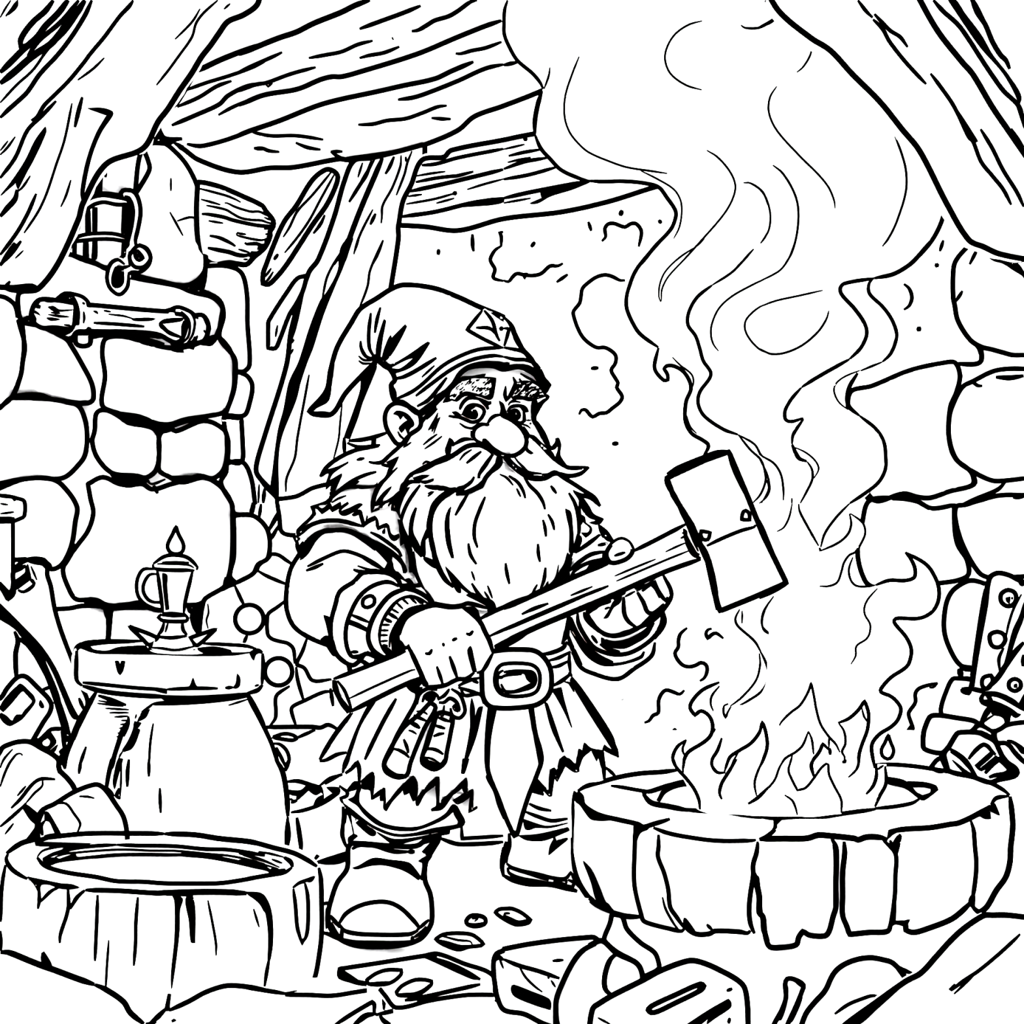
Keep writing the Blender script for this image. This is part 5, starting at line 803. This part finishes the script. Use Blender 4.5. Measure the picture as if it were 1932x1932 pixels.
P_.part('eyebrow', slab(bl, 2.865, .03, 8), edge=2.5, mat='hair', ink='Q F 125,690 190,580 240,490 210,610 230,670 ; F 370,360 400,320 560,315 740,280 700,330 560,330 440,370 380,380 250,500 230,500 ; F 320,670 330,610 450,540 600,570 740,600 840,540 850,610 790,645 640,585 430,590 ; F 740,420 840,340 890,335 870,480 850,600 800,540 840,450 820,380 790,400' + brow(bl))
br = 'Q 1145,320 1200,400 1300,380 1430,400 1530,460 1600,520 1610,600 1480,640 1380,665 1280,640 1150,640 1130,620 1150,540 1200,450 1165,400'
P_.part('eyebrow', slab(br, 2.865, .03, 8), edge=2, mat='hair', ink='Q F 1150,650 1140,620 1180,590 1260,600 1400,620 1430,590 1390,665 1280,640 ; w4 1235,340 1270,400 1340,430 ; w4 1250,268 1340,320 1450,380 1510,420 ; w3 1420,640 1500,600 1600,580 ; w3 1390,620 1480,560 1580,540 ; w3 1350,580 1430,510 1560,490 ; w3 1320,540 1400,480 1480,460 ; w3 1130,560 1200,480 1300,430 ; w3 1200,590 1300,500 1420,410 ; w4 1300,400 1380,390 ; w4 1540,440 1600,560 1640,590' + brow(br))
P_.part('hat', slab('f 880,520 940,475 1000,440 1110,370 1200,338 1420,360 1600,425 1740,490 1932,570 g 0,580 60,640 100,750 150,820 230,920 290,1020 335,1070 300,1110 275,1090 240,980 170,940 90,935 0,950 f 1932,940 1830,910 1700,930 1620,980 1560,1070 1330,1275 1200,1195 1140,1185 1112,1070 1140,1030 1100,950 1010,890 890,1010 780,1130 680,1280 550,1282 512,1260 640,1110 670,960 720,790 830,600', 2.87, .10, 40), edge=7, mat='cloth', ink='''
f F 990,850 1030,860 1050,890 1000,900 960,880 ; w5 965,540 950,680 955,800 985,860 ; w5 1035,500 1010,590 993,690 ; F 1060,590 1072,600 1050,720 1030,870 1005,850 1015,740 ; F 1045,880 1060,820 1090,740 1110,705 1115,730 1215,628 1225,640 1130,820 1070,890 ; w5 890,745 895,800 930,860 985,880 ; w4 875,855 910,885 970,890 ; w4 875,890 910,912 965,910 ;
F 1060,890 1110,920 1240,850 1380,755 1395,760 1300,900 1230,950 1130,985 1120,950 1180,950 1290,865 1230,880 1120,935 1090,950 ; w6 1445,868 1300,960 1200,1010 1145,1020 ; w4 1430,925 1335,1012 ; w5 1520,1012 1460,1090 1380,1180 1300,1225 ; w5 1150,1170 1250,1125 1330,1070 1480,935 1600,865 1750,810 1932,795 ; w5 1290,1150 1400,1065 1560,950 1700,885 1850,855 1932,862 ;
g w5 0,795 60,805 130,820 190,860 215,900 ; w5 0,862 80,882 160,885 230,910 270,950 ; w5 270,950 300,1040 310,1090 ; w4.5 0,915 45,912 ; f w5 1780,520 1665,665 1800,740 1920,795 ; w5 1790,522 1850,600 1880,700 1905,750 ; w5 1730,650 1830,655 1880,700 ; F 1840,540 1932,560 1932,605 ; w7 1900,665 1932,650 ; g w5 0,655 42,655 25,720 5,785 ;
Q F 180,490 270,400 350,260 450,170 600,125 750,100 950,100 1000,115 1100,115 940,165 1000,185 1130,145 1340,145 1440,190 1500,260 1560,390 1600,500 1560,450 1510,420 1450,310 1340,240 1210,200 1050,230 970,230 850,185 620,185 450,230 360,310 280,440 210,500 110,600 30,700 0,740 0,620 ;
f F 510,1255 640,1110 660,1000 675,1010 655,1180 560,1240 545,1262 620,1275 550,1285 ; F 640,1110 700,830 690,960 660,1180 ; w7 550,1275 680,1280 ; g F 40,600 70,640 110,720 160,820 130,790 70,700 ; F 150,800 215,870 240,920 210,890 ; F 235,960 290,1040 305,1110 270,1080 ; w5 335,1075 300,1130''')
P_.part('emblem', slab('z 911,583 878,622 905,634 948,656 952,640 960,618 950,602 930,588', 2.80, .03, 20), edge=0, mat='cloth', parent='hat', label='faceted star patch on the cap')
P_.part('cape', slab('z 522,942 560,936 592,920 640,912 700,925 720,960 650,985 600,1000 560,1010 532,1004 527,975', 3.02, .05, 26), edge=6, mat='cloth')
P_.part('fur_collar', slab('R -10,1370 0,1200 0,1030 200,850 220,820 165,745 350,680 430,600 650,500 960,480 980,520 910,820 1250,700 1260,1000 1370,1200 1400,1400 1490,1690 1290,1700 1260,1620 1180,1560 1140,1530 1150,1400 1100,1280 700,1050 500,1000 300,1040 100,1170 60,1340', 2.965, .09, 36), edge=0, mat='cloth', ink='''
R F 165,745 350,680 400,640 430,660 380,710 290,720 250,740 310,770 400,700 430,750 530,690 540,740 620,690 630,710 540,780 540,805 640,765 760,710 800,720 740,770 700,800 580,855 520,830 515,765 430,810 400,770 305,835 240,765 210,770 230,830 200,870 100,970 30,1060 0,1090 0,1030 190,830 ;
w4 420,700 500,650 605,610 ; F 670,850 740,790 780,795 800,860 830,960 855,850 860,870 830,930 880,890 950,860 980,900 1000,985 1090,950 1115,970 1140,1070 1180,1100 1240,1080 1240,1120 1180,1160 1130,1120 1100,1000 1050,1000 985,1030 965,980 960,905 880,940 805,1000 780,920 755,840 690,860 ; F 1040,1050 1070,1010 1068,1075 1045,1075 ;
w6 -10,1120 60,1060 150,980 280,930 400,915 540,920 700,960 800,985 ; F 60,1310 90,1190 130,1140 330,1020 450,1010 600,1010 700,1050 900,1140 1100,1240 1250,1360 1310,1450 1335,1520 1320,1550 1295,1550 1270,1450 1170,1350 1140,1380 1130,1530 1060,1520 1110,1400 1070,1330 920,1200 950,1280 900,1240 820,1180 660,1080 520,1050 350,1060 240,1150 130,1320 40,1400 ;
w5 10,1130 40,1150 ; w6 0,1150 10,1250 45,1330 ; w5 80,1170 50,1230 55,1310 ; w5 890,1055 1000,1110 1130,1200 1230,1280 1275,1355 ; w6 1285,1700 1440,1705 ; F 1280,1690 1450,1690 1500,1660 1500,1720 1280,1730''')
P_.part('sleeve', slab('z 567,1042 580,1022 600,1006 625,1001 660,1002 700,1025 735,1060 745,1080 775,1100 780,1130 740,1160 705,1262 672,1240 645,1225 612,1215 578,1200 553,1180 541,1150 540,1120 548,1075', 2.93, .12, 60), edge=6.5, mat='cloth', ink='''
j w5 500,460 620,400 740,350 800,350 900,385 1000,440 1070,490 ; w6 900,390 1060,480 ; w5 490,490 560,465 620,437 ; w5 835,480 880,495 930,495 ; w4 865,453 950,480 1010,480 ; F 620,815 665,835 675,940 655,950 640,880 ; F 600,990 640,965 690,1000 720,1110 690,1110 640,1040 ; w4 640,1010 655,1005 ; F 1000,480 1060,485 1100,400 1120,480 1180,560 1190,600 1150,540 1090,510''')
P_.part('arm_guard', slab('j 960,500 900,510 840,570 740,640 705,740 670,900 690,1050 740,1130 830,1180 880,1150 930,1095 1040,1130 1110,1105 1200,1060 1230,850 1420,740 1380,690 1300,640 1190,605 1160,550 1080,505', 2.84, .09, 36), edge=6.5, mat='leather', ink='''
j w6 1170,605 1110,575 1050,575 960,610 880,680 820,790 785,900 785,1020 820,1110 880,1130 ; w7 1240,615 1120,660 1040,740 970,860 945,980 980,1070 1060,1120 ; w5 820,810 950,865 ; w5 810,860 C ; w7 800,870 870,890 945,930 ; w5 805,835 815,820 ; w5 800,850 940,915 ; w5 C 960,672 990,690 985,735 940,758 908,745 910,700 ; w4.5 820,1082 875,1082 ; w5 830,1115 890,1110 950,1080 ;
F 1400,740 1330,690 1250,668 1160,700 1090,770 1040,860 1020,960 1040,1050 1090,1110 1130,1110 1100,1060 1040,1030 1035,960 1050,870 1110,780 1170,710 1240,685 1310,700 1390,735 ; w7 1420,745 1320,760 1210,830 1140,940 1130,1090 ; w4 1100,1050 1110,960 1160,860 1240,770 1400,735 ;
w4 1250,685 1300,730 ; 1190,690 1240,735 ; 1150,720 1200,770 ; 1110,765 1170,800 ; w5 1085,795 1160,840 ; 1060,840 1120,865 ; w4 1045,885 1105,885 ; 1035,925 1095,925 ; 1030,960 1090,960 ; 1035,1005 1090,1000 ; 1050,1030 1090,1040 ; w5 1300,700 1350,730 ; F 1120,1060 1150,980 1180,900 1160,1000 1200,1055 1220,1080 1140,1110''')
P_.part('rivet', ball(695.5, 1134.5, 2.775, 11), edge=0, mat='iron', parent='arm_guard')
P_.part('far_sleeve', slab('k 470,490 500,400 560,340 720,225 770,290 760,340 735,430 640,500 480,570', 2.93, .05, 20), edge=0, mat='cloth', ink='''
k w6 480,490 560,420 640,370 740,350 ; w6 520,360 620,290 705,225 ; w5 730,240 790,280 ; w5 685,305 760,290 ; w6 730,360 740,430 760,440 ; w5 490,540 520,490 600,440 730,400 ; w5 605,490 640,450 730,415 ; F 480,490 500,400 470,400 460,480 400,530 380,560 470,530 ; F 690,150 745,205 725,250 700,200 ; w6 690,155 745,205 800,275 ; w5 C 470,520 440,515 405,545 420,565 450,550''')
P_.part('cuff', slab('k 475,820 520,780 620,760 700,900 900,900 1090,850 1170,770 1165,880 1110,960 1105,1030 1080,1120 960,1200 830,1287 700,1240 600,1210 540,1140 470,1010 440,960', 2.9, .09, 34), edge=0, mat='cloth', ink='''
k w7 490,830 520,920 600,1040 700,1120 800,1160 ; F 490,930 560,1020 680,1100 740,1150 800,1165 900,1150 1000,1110 1020,1080 1030,1080 1010,1125 900,1165 800,1182 720,1180 640,1140 580,1080 530,1000 ; w6 540,800 545,870 590,960 650,1040 720,1080 800,1100 900,1095 1000,1050 1100,970 1150,880 1165,770 ; w6 585,790 600,840 700,940 ; F 600,780 640,860 700,930 800,955 900,925 960,915 1090,800 1110,810 1000,910 900,960 800,978 710,950 ;
F 712,980 800,1005 900,990 1000,940 1090,870 1100,870 1050,960 960,1020 880,1055 800,1050 720,1025 ; w4.5 700,1025 760,1060 850,1080 ; w6 500,1080 560,1190 640,1235 830,1280 960,1200 1080,1110 1105,1010 ; w6 470,960 500,1050 570,1180 ; w5 640,960 685,1020 ; F 475,820 500,840 510,930 480,920 470,970 430,1020 ; w6 1160,770 1175,870 1100,990''')
P_.part('tunic', slab('z 660,1330 700,1310 780,1270 830,1150 930,1140 1080,1100 1076,1270 1100,1300 1135,1350 1165,1395 1167,1428 1140,1410 1105,1405 1095,1415 1088,1455 1068,1435 1052,1472 1043,1452 1037,1500 1012,1475 1000,1500 945,1500 T 1932,1040 1870,1080 1880,830 1810,880 1800,700 1500,1000 1450,1020 1450,690 1210,1030 1190,960 1200,760 1150,670 820,1060 800,820 665,930 660,630 500,740 480,500 325,640 365,400 100,470 0,500 250,110', 2.96, .09, 40), edge=0, mat='cloth', ink='''
j w6 670,1345 690,1480 ; w7 830,1520 700,1690 590,1870 ; w6 590,1880 640,1870 720,1830 790,1815 ; F 960,1450 1000,1440 890,1620 830,1790 780,1932 765,1932 800,1800 870,1620 ; w6 1150,1420 1060,1580 970,1760 920,1870 ; w6 1240,1330 1300,1380 1290,1450 1230,1560 1150,1700 1080,1870 ; F 1220,1330 1290,1300 1310,1340 1340,1340 1310,1390 1260,1370 ; F 1700,1420 1720,1500 1715,1610 1750,1490 1780,1480 1730,1700 1640,1932 1635,1932 1690,1640 1690,1500 ; w5 1700,1460 1705,1600 ;
n F 1635,0 1680,0 1645,105 1625,105 ; T w5 365,400 320,530 300,640 ; w6 300,645 200,690 80,770 ; w6 330,640 400,590 480,500 500,590 500,740 ; F 510,745 560,700 660,620 680,640 668,910 790,820 812,820 820,1020 900,930 980,830 1155,668 1200,750 1190,950 1155,975 1110,870 1050,900 1030,840 900,980 830,1095 800,1070 800,970 755,970 755,900 650,960 630,840 540,825 530,765 620,760 ;
F 1195,960 1280,840 1440,685 1470,685 1460,1020 1520,950 1640,850 1800,695 1815,870 1880,828 1880,1070 1932,1040 1932,1060 1830,1118 1850,920 1700,1010 1640,965 1780,880 1750,815 1630,910 1510,1070 1380,1095 1375,1075 1440,1030 1430,780 1300,880 1215,1030 1195,1030 ;
k w6 500,1270 640,1470 780,1690 820,1800 ; F 500,1260 490,1300 830,1850 840,1850 830,1790 780,1690 ; w7 835,1840 740,1785 ; F 350,1360 420,1340 440,1430 500,1640 440,1510 380,1400 ; w4 445,1300 480,1310 515,1375 ; F 300,1450 320,1460 440,1810 430,1815 350,1640 ; F 185,1500 220,1500 240,1640 280,1840 265,1932 ; w5 475,1230 500,1260 ;
F 400,1932 420,1860 445,1840 490,1890 530,1900 550,1790 575,1800 590,1745 640,1785 720,1800 735,1760 840,1850 730,1800 740,1932 720,1932 690,1840 680,1880 640,1800 580,1850 545,1932 520,1930 450,1915 430,1932 ; o F 410,0 480,0 530,65 545,0 550,90 520,95 450,50 390,165 370,130 350,270 330,270 240,160 250,150 330,240 345,80 370,65 390,90 ; F 200,240 240,160 290,235 290,265 ; w6 730,0 735,150 ; w5 745,60 800,110 820,135 ;
k w5 470,860 450,950 430,1020 ; w6 430,830 ; S w6 740,1750 860,1720 1060,1600 ; w6 1410,1470 1390,1620 1355,1720 ; w6 195,1340 330,1370 430,1365 500,1345 680,1390 ; w5 470,1385 560,1400 600,1480 ; w5 690,1380 690,1430 ; j F 1850,760 1880,780 1850,800''')
P_.part('trousers', slab('T 320,950 380,850 480,820 700,800 1500,820 1700,1000 1780,1240 1740,1290 1600,1330 1500,1390 1380,1590 1330,1640 380,1600 300,1400 320,1100 260,950', 2.99, .085, 50), edge=0, mat='cloth', ink='''
T F 340,860 400,780 440,740 500,740 520,820 500,870 500,990 580,1090 700,1190 800,1250 980,1290 1210,1290 1400,1220 1550,1130 1640,1020 1690,1040 1620,1120 1500,1210 1200,1325 1040,1335 900,1320 720,1260 560,1130 480,1030 365,955 440,920 475,830 360,860 ; w5 255,785 310,830 350,860 350,910 270,940 300,1000 ; F 300,1000 400,1070 560,1200 700,1290 930,1375 1150,1370 1400,1310 1700,1260 1710,1230 1650,1110 1690,1040 1780,1240 1730,1290 1500,1340 1160,1395 930,1398 720,1325 560,1230 510,1205 440,1170 ;
F 510,1210 600,1280 700,1350 690,1390 650,1395 580,1350 460,1240 ; F 715,1355 900,1435 1080,1435 1400,1380 1600,1330 1590,1370 1400,1400 1170,1450 950,1505 900,1495 800,1420 ; w3 455,1190 460,1215 ; F 330,1070 380,1090 430,1370 470,1390 480,1400 420,1450 410,1520 375,1520 370,1420 430,1370 380,1180 ; w5 310,1040 310,1180 300,1300 300,1400 330,1500 370,1560 ; w4 340,1080 330,1250''')
P_.part('trouser_leg', slab('z 870,1500 940,1480 1000,1475 1070,1450 1140,1440 1140,1470 1085,1485 1078,1580 1040,1585 980,1588 960,1590 900,1596 865,1592 828,1580 860,1550', 3.1, .07, 40), edge=0, mat='cloth', ink='''
n w6 1460,575 1590,620 1700,622 1840,615 1932,605 ; w5 1625,490 1630,585 1640,580 1800,570 1932,560 ; F 1560,380 1590,350 1650,460 1610,500 1620,460 1570,390 ; o w5 185,325 260,360 350,378 ; w5 160,385 250,420 350,450 470,435 ; F 145,440 280,485 340,490 478,465 340,500 230,500 190,515 160,510 ; F 110,560 250,550 470,500 480,520 350,575 280,595 170,590 ; w5 365,560 380,610 470,580 ; F 330,700 340,640 370,580 380,620 470,585 400,640''')
P_.part('belt', slab('z 800,1280 905,1275 960,1250 1020,1236 1050,1228 1076,1212 1078,1268 1042,1295 985,1318 905,1310 870,1312 815,1295', 2.87, .05, 20), edge=0, mat='leather', ink='''
k w6 270,1100 340,1090 430,1055 460,1015 490,1035 ; w5 330,1145 400,1125 490,1080 ; w5 345,1195 400,1185 470,1150 ; w5 480,1090 480,1160 490,1240 ; w6 490,1240 430,1290 360,1330 ; j w5 1600,1330 1680,1290 1760,1270 ; w5 1690,1275 1750,1310 ; w5 1600,1340 1700,1370 1760,1390 ; w5 1620,1350 1650,1400 1760,1390 1790,1460 ; w5 1770,1240 1770,1400''')
P_.part('belt_buckle', slab('z 925,1230 1000,1226 1021,1235 1038,1260 1040,1297 1030,1318 1005,1332 930,1335 913,1320 909,1285 911,1250', 2.80, .035, 16), edge=7, mat='iron', parent='belt', ink='''
z w5 C 950,1253 998,1253 1014,1262 1019,1280 1014,1302 1000,1311 965,1314 944,1308 934,1290 937,1264 ; k w5 0,1230 40,1225 190,1220 ; F 40,1220 190,1215 230,1235 243,1290 220,1340 120,1370 20,1375 100,1355 200,1310 170,1280 150,1240 80,1245 ; j w4.5 1932,1215 1895,1240 1885,1290 1895,1340 1932,1380 ; w4.5 1890,1268 1932,1268 ; z w4.5 942,1279 960,1273 985,1272 ; w4.5 945,1290 955,1305 1000,1300''')
P_.part('loincloth', slab('z 925,1330 1003,1330 1008,1375 1022,1430 1012,1465 998,1500 985,1540 975,1575 970,1578 955,1545 940,1505 922,1460 918,1430 920,1375', 2.86, .03, 16), edge=6.5, mat='cloth', ink='n F 1830,100 1930,380 1932,440 1890,340 1860,240 1805,130 ; j F 1830,1490 1880,1500 1840,1700 1825,1932 1810,1932 1825,1700 ; o w8 60,520 95,570')
def tass(d, ink): P_.part('tassel', slab(d, 2.83, .035, 14), edge=6, mat='leather', ink=ink)
tass('z 812,1325 788,1350 762,1372 747,1394 730,1425 724,1441 727,1455 740,1464 754,1467 768,1462 775,1438 800,1376 822,1335', '''T w5 920,340 980,355 1060,400 1110,450 ; F 920,340 900,380 840,480 830,550 950,640 1030,650 1080,660 990,692 880,650 820,590 795,520 810,450 ; w5 840,540 ; w5 1040,220 1080,320 1100,395 ; w4 1095,115 1150,130 1200,165 ; w4.5 1100,10 1200,50 1240,95 ; j w4 1295,1515 1350,1520 1380,1540 ; w4.5 1275,1545 1370,1585 ; w4.5 1240,1590 1320,1640''')
tass('z 828,1345 818,1365 806,1400 796,1430 797,1440 808,1448 819,1452 831,1447 840,1437 843,1420 850,1385 854,1352 840,1345', '''T w5 1320,345 1380,340 1460,365 1525,410 ; w4 1290,440 1380,460 1480,515 ; F 1250,480 1290,450 1400,525 1420,530 1340,480 1480,520 1540,450 1500,540 1410,595 1300,550 ; w4.5 1420,55 1550,95 ; w4.5 1400,190 1480,160 1540,152 ; F 1390,0 1440,0 1330,340 1280,420 1250,420 ; j w5 1455,1560 1540,1590 ; w4 1500,1470 1490,1550 1470,1545 ; w4.5 1550,1550 1545,1600''')
P_.part('cord_bow', pipe('j 1300,1460 1320,1400 1380,1365 1440,1380 1480,1430 1540,1370 1620,1420 1650,1500 1600,1555 1560,1520 1560,1470 1600,1470', 2.82, 9), edge=0, mat='leather', ink='''
j w5 1300,1465 1320,1390 1380,1350 1450,1360 ; w5 1340,1450 1360,1400 1410,1380 1450,1400 1460,1430 ; F 1360,1420 1380,1395 1440,1400 1420,1440 1370,1435 ; w5 1450,1430 1500,1400 1540,1350 ; w5 1460,1450 1500,1450 1540,1420 1590,1450 1610,1510 1570,1480 ; w5 1550,1350 1610,1390 1640,1450 1650,1520 1610,1565 1560,1545 1545,1490 ; F 1560,1480 1580,1460 1610,1500 1600,1520 1575,1510''')
P_.part('boot', slab('n 800,650 825,615 1100,632 1300,632 1400,565 1465,585 1400,690 1365,760 1360,880 1400,990 1412,1130 1400,1215 1320,1315 1150,1362 900,1365 760,1325 670,1235 652,1130 680,1010 720,900 790,800', 2.905, .09, 60), edge=7, mat='leather', label='front boot with a broad round toe cap', ink='''
T w6 410,1560 500,1510 600,1510 700,1520 850,1570 950,1590 1100,1590 ; w7 1090,1590 1180,1590 ; F 420,1790 500,1760 620,1690 700,1668 860,1690 1100,1725 1170,1790 1250,1900 1220,1932 1120,1860 1000,1800 800,1750 650,1755 470,1800 ; F 1500,1400 1460,1500 1370,1600 1385,1640 1310,1760 1300,1932 1250,1932 1275,1730 1215,1705 1330,1640 1265,1590 1390,1460 1280,1500 1300,1480 1410,1420 ;
n w6 730,1205 780,1130 870,1075 980,1045 1090,1045 1180,1085 1270,1170 1315,1230 1300,1250 ; w6 735,1205 770,1250 850,1272 960,1280 1240,1278 1310,1250 ; F 760,1310 850,1325 1000,1328 1150,1330 1250,1325 1310,1310 1250,1350 1150,1368 930,1370 800,1345 ; w6 668,1140 700,1180 740,1230 ; w5 750,1240 755,1310 ; w5 1270,1290 1265,1325 ; w5 1310,1240 1390,1170 ; w5 1280,1300 1340,1260 1370,1220 ; w5 675,1190 700,1250 740,1300''')
P_.part('boot', slab('o 30,590 20,690 0,750 -10,830 20,872 180,905 340,915 525,962 540,930 500,800 485,600 480,520 370,570 120,575 60,520', 3.28, .08, 36), edge=0, mat='leather', label='far boot half hidden by the fire pit', ink='''
o w6 40,540 45,620 25,700 20,760 ; w5 20,760 60,790 130,815 250,840 360,868 450,872 495,820 ; w8 20,600 5,700 0,770 ; w8 0,850 60,880 180,910 340,915 450,940 540,965 ; w5 30,790 40,830 120,870 330,905 ; w4.5 30,790 200,840 330,885 ; w5 460,880 455,915 380,900 375,880 450,885 ; w4.5 470,880 515,900 505,935 460,920 ; w5 495,830 530,900 555,940 ; n w7 1932,640 1920,780 1932,860''')
# ---- the hammer, held in both hands
H_ = T_('war_hammer', 'huge long-handled hammer with a blank block head held across the body', 'hammer', (1000, 1170, 2.7))
H_.part('handle', slab('z K 632,1283 700,1254 800,1212 905,1167 1000,1127 1150,1058 1298,992 1330,1056 1250,1083 1100,1148 935,1218 800,1277 663,1345 650,1335', 2.735, .035, 24), edge=0, mat='wood', ink='''
j w6 690,1280 850,1220 1030,1150 1220,1075 ; w6 690,1285 700,1350 740,1430 800,1530 ; F 690,1300 710,1290 740,1400 800,1480 820,1520 790,1520 740,1460 700,1370 ; w4.5 720,1290 770,1360 800,1430 825,1500 ; w4 810,1420 1000,1330 1250,1220 1290,1210 ; w7 820,1515 950,1450 1150,1350 1330,1270 ; F 1230,1330 1330,1265 1340,1300 1310,1340 1290,1370 ;
S w6 600,1490 750,1410 1000,1310 1280,1180 1700,1000 1932,900 ; w4.5 690,1645 900,1550 1150,1440 1400,1335 1780,1185 ; w5 985,1445 1100,1390 1230,1345 ; w4 1430,1275 1530,1235 1635,1190 ; w7 735,1740 900,1670 1160,1550 1400,1450 1700,1330 1932,1230 ;
k w6 0,770 200,680 400,590 600,500 760,440 ; w6 940,350 1100,270 1330,150 ; w7 0,1010 250,895 500,790 800,665 1000,575 1200,490 1440,405 ; F 600,760 800,650 1050,550 1200,480 1160,520 1060,590 900,650 750,730 620,800 ; w3.5 820,567 1000,490 1200,405 1350,345 ; w3.5 808,530 950,470 1110,405 ; w3.5 1180,353 1260,315 1330,285 ; w4 488,670 560,640 650,605 ; w4 0,930 200,845 400,760 600,670 765,598 ; w4 132,808 230,770 330,730 ;
w5 1315,190 1340,260 1400,360 1430,375 ; w5 1330,290 1385,375 1440,400 ; w4 1300,215 1330,215 ; w4 1290,255 1335,230 ; F 1310,185 1335,200 1330,290 1320,260 ; w4 1350,190 1420,350''')
H_.part('head', slab('z K 1258,902 1330,868 1375,852 1410,935 1440,1010 1484,1100 1420,1128 1358,1153 1348,1120 1335,1060 1305,990 1270,935', 2.70, .06, 16), edge=8, mat='iron', ink='''
k w5 C 1438,200 1508,212 1490,262 1455,262 1438,235 ; w5 C 1745,65 1765,50 1790,70 1795,120 1735,118 ; w4 1795,120 1808,130 ; w5 1480,310 1560,270 1650,230 1740,195 1825,172 1838,155 ; w9 1270,0 1340,130 1390,240 1470,360 1520,520 1550,700 1560,780 ; g w8 1190,1720 1280,1670 1450,1600 1560,1560 1635,1550 ; w8 1640,1560 1700,1720 1810,1932 ; w8 1185,1730 1190,1780 1280,1932 ; l w7 0,120 60,270 140,460 200,570 ; w7 200,590 0,690''')
for t in THINGS: t.build()
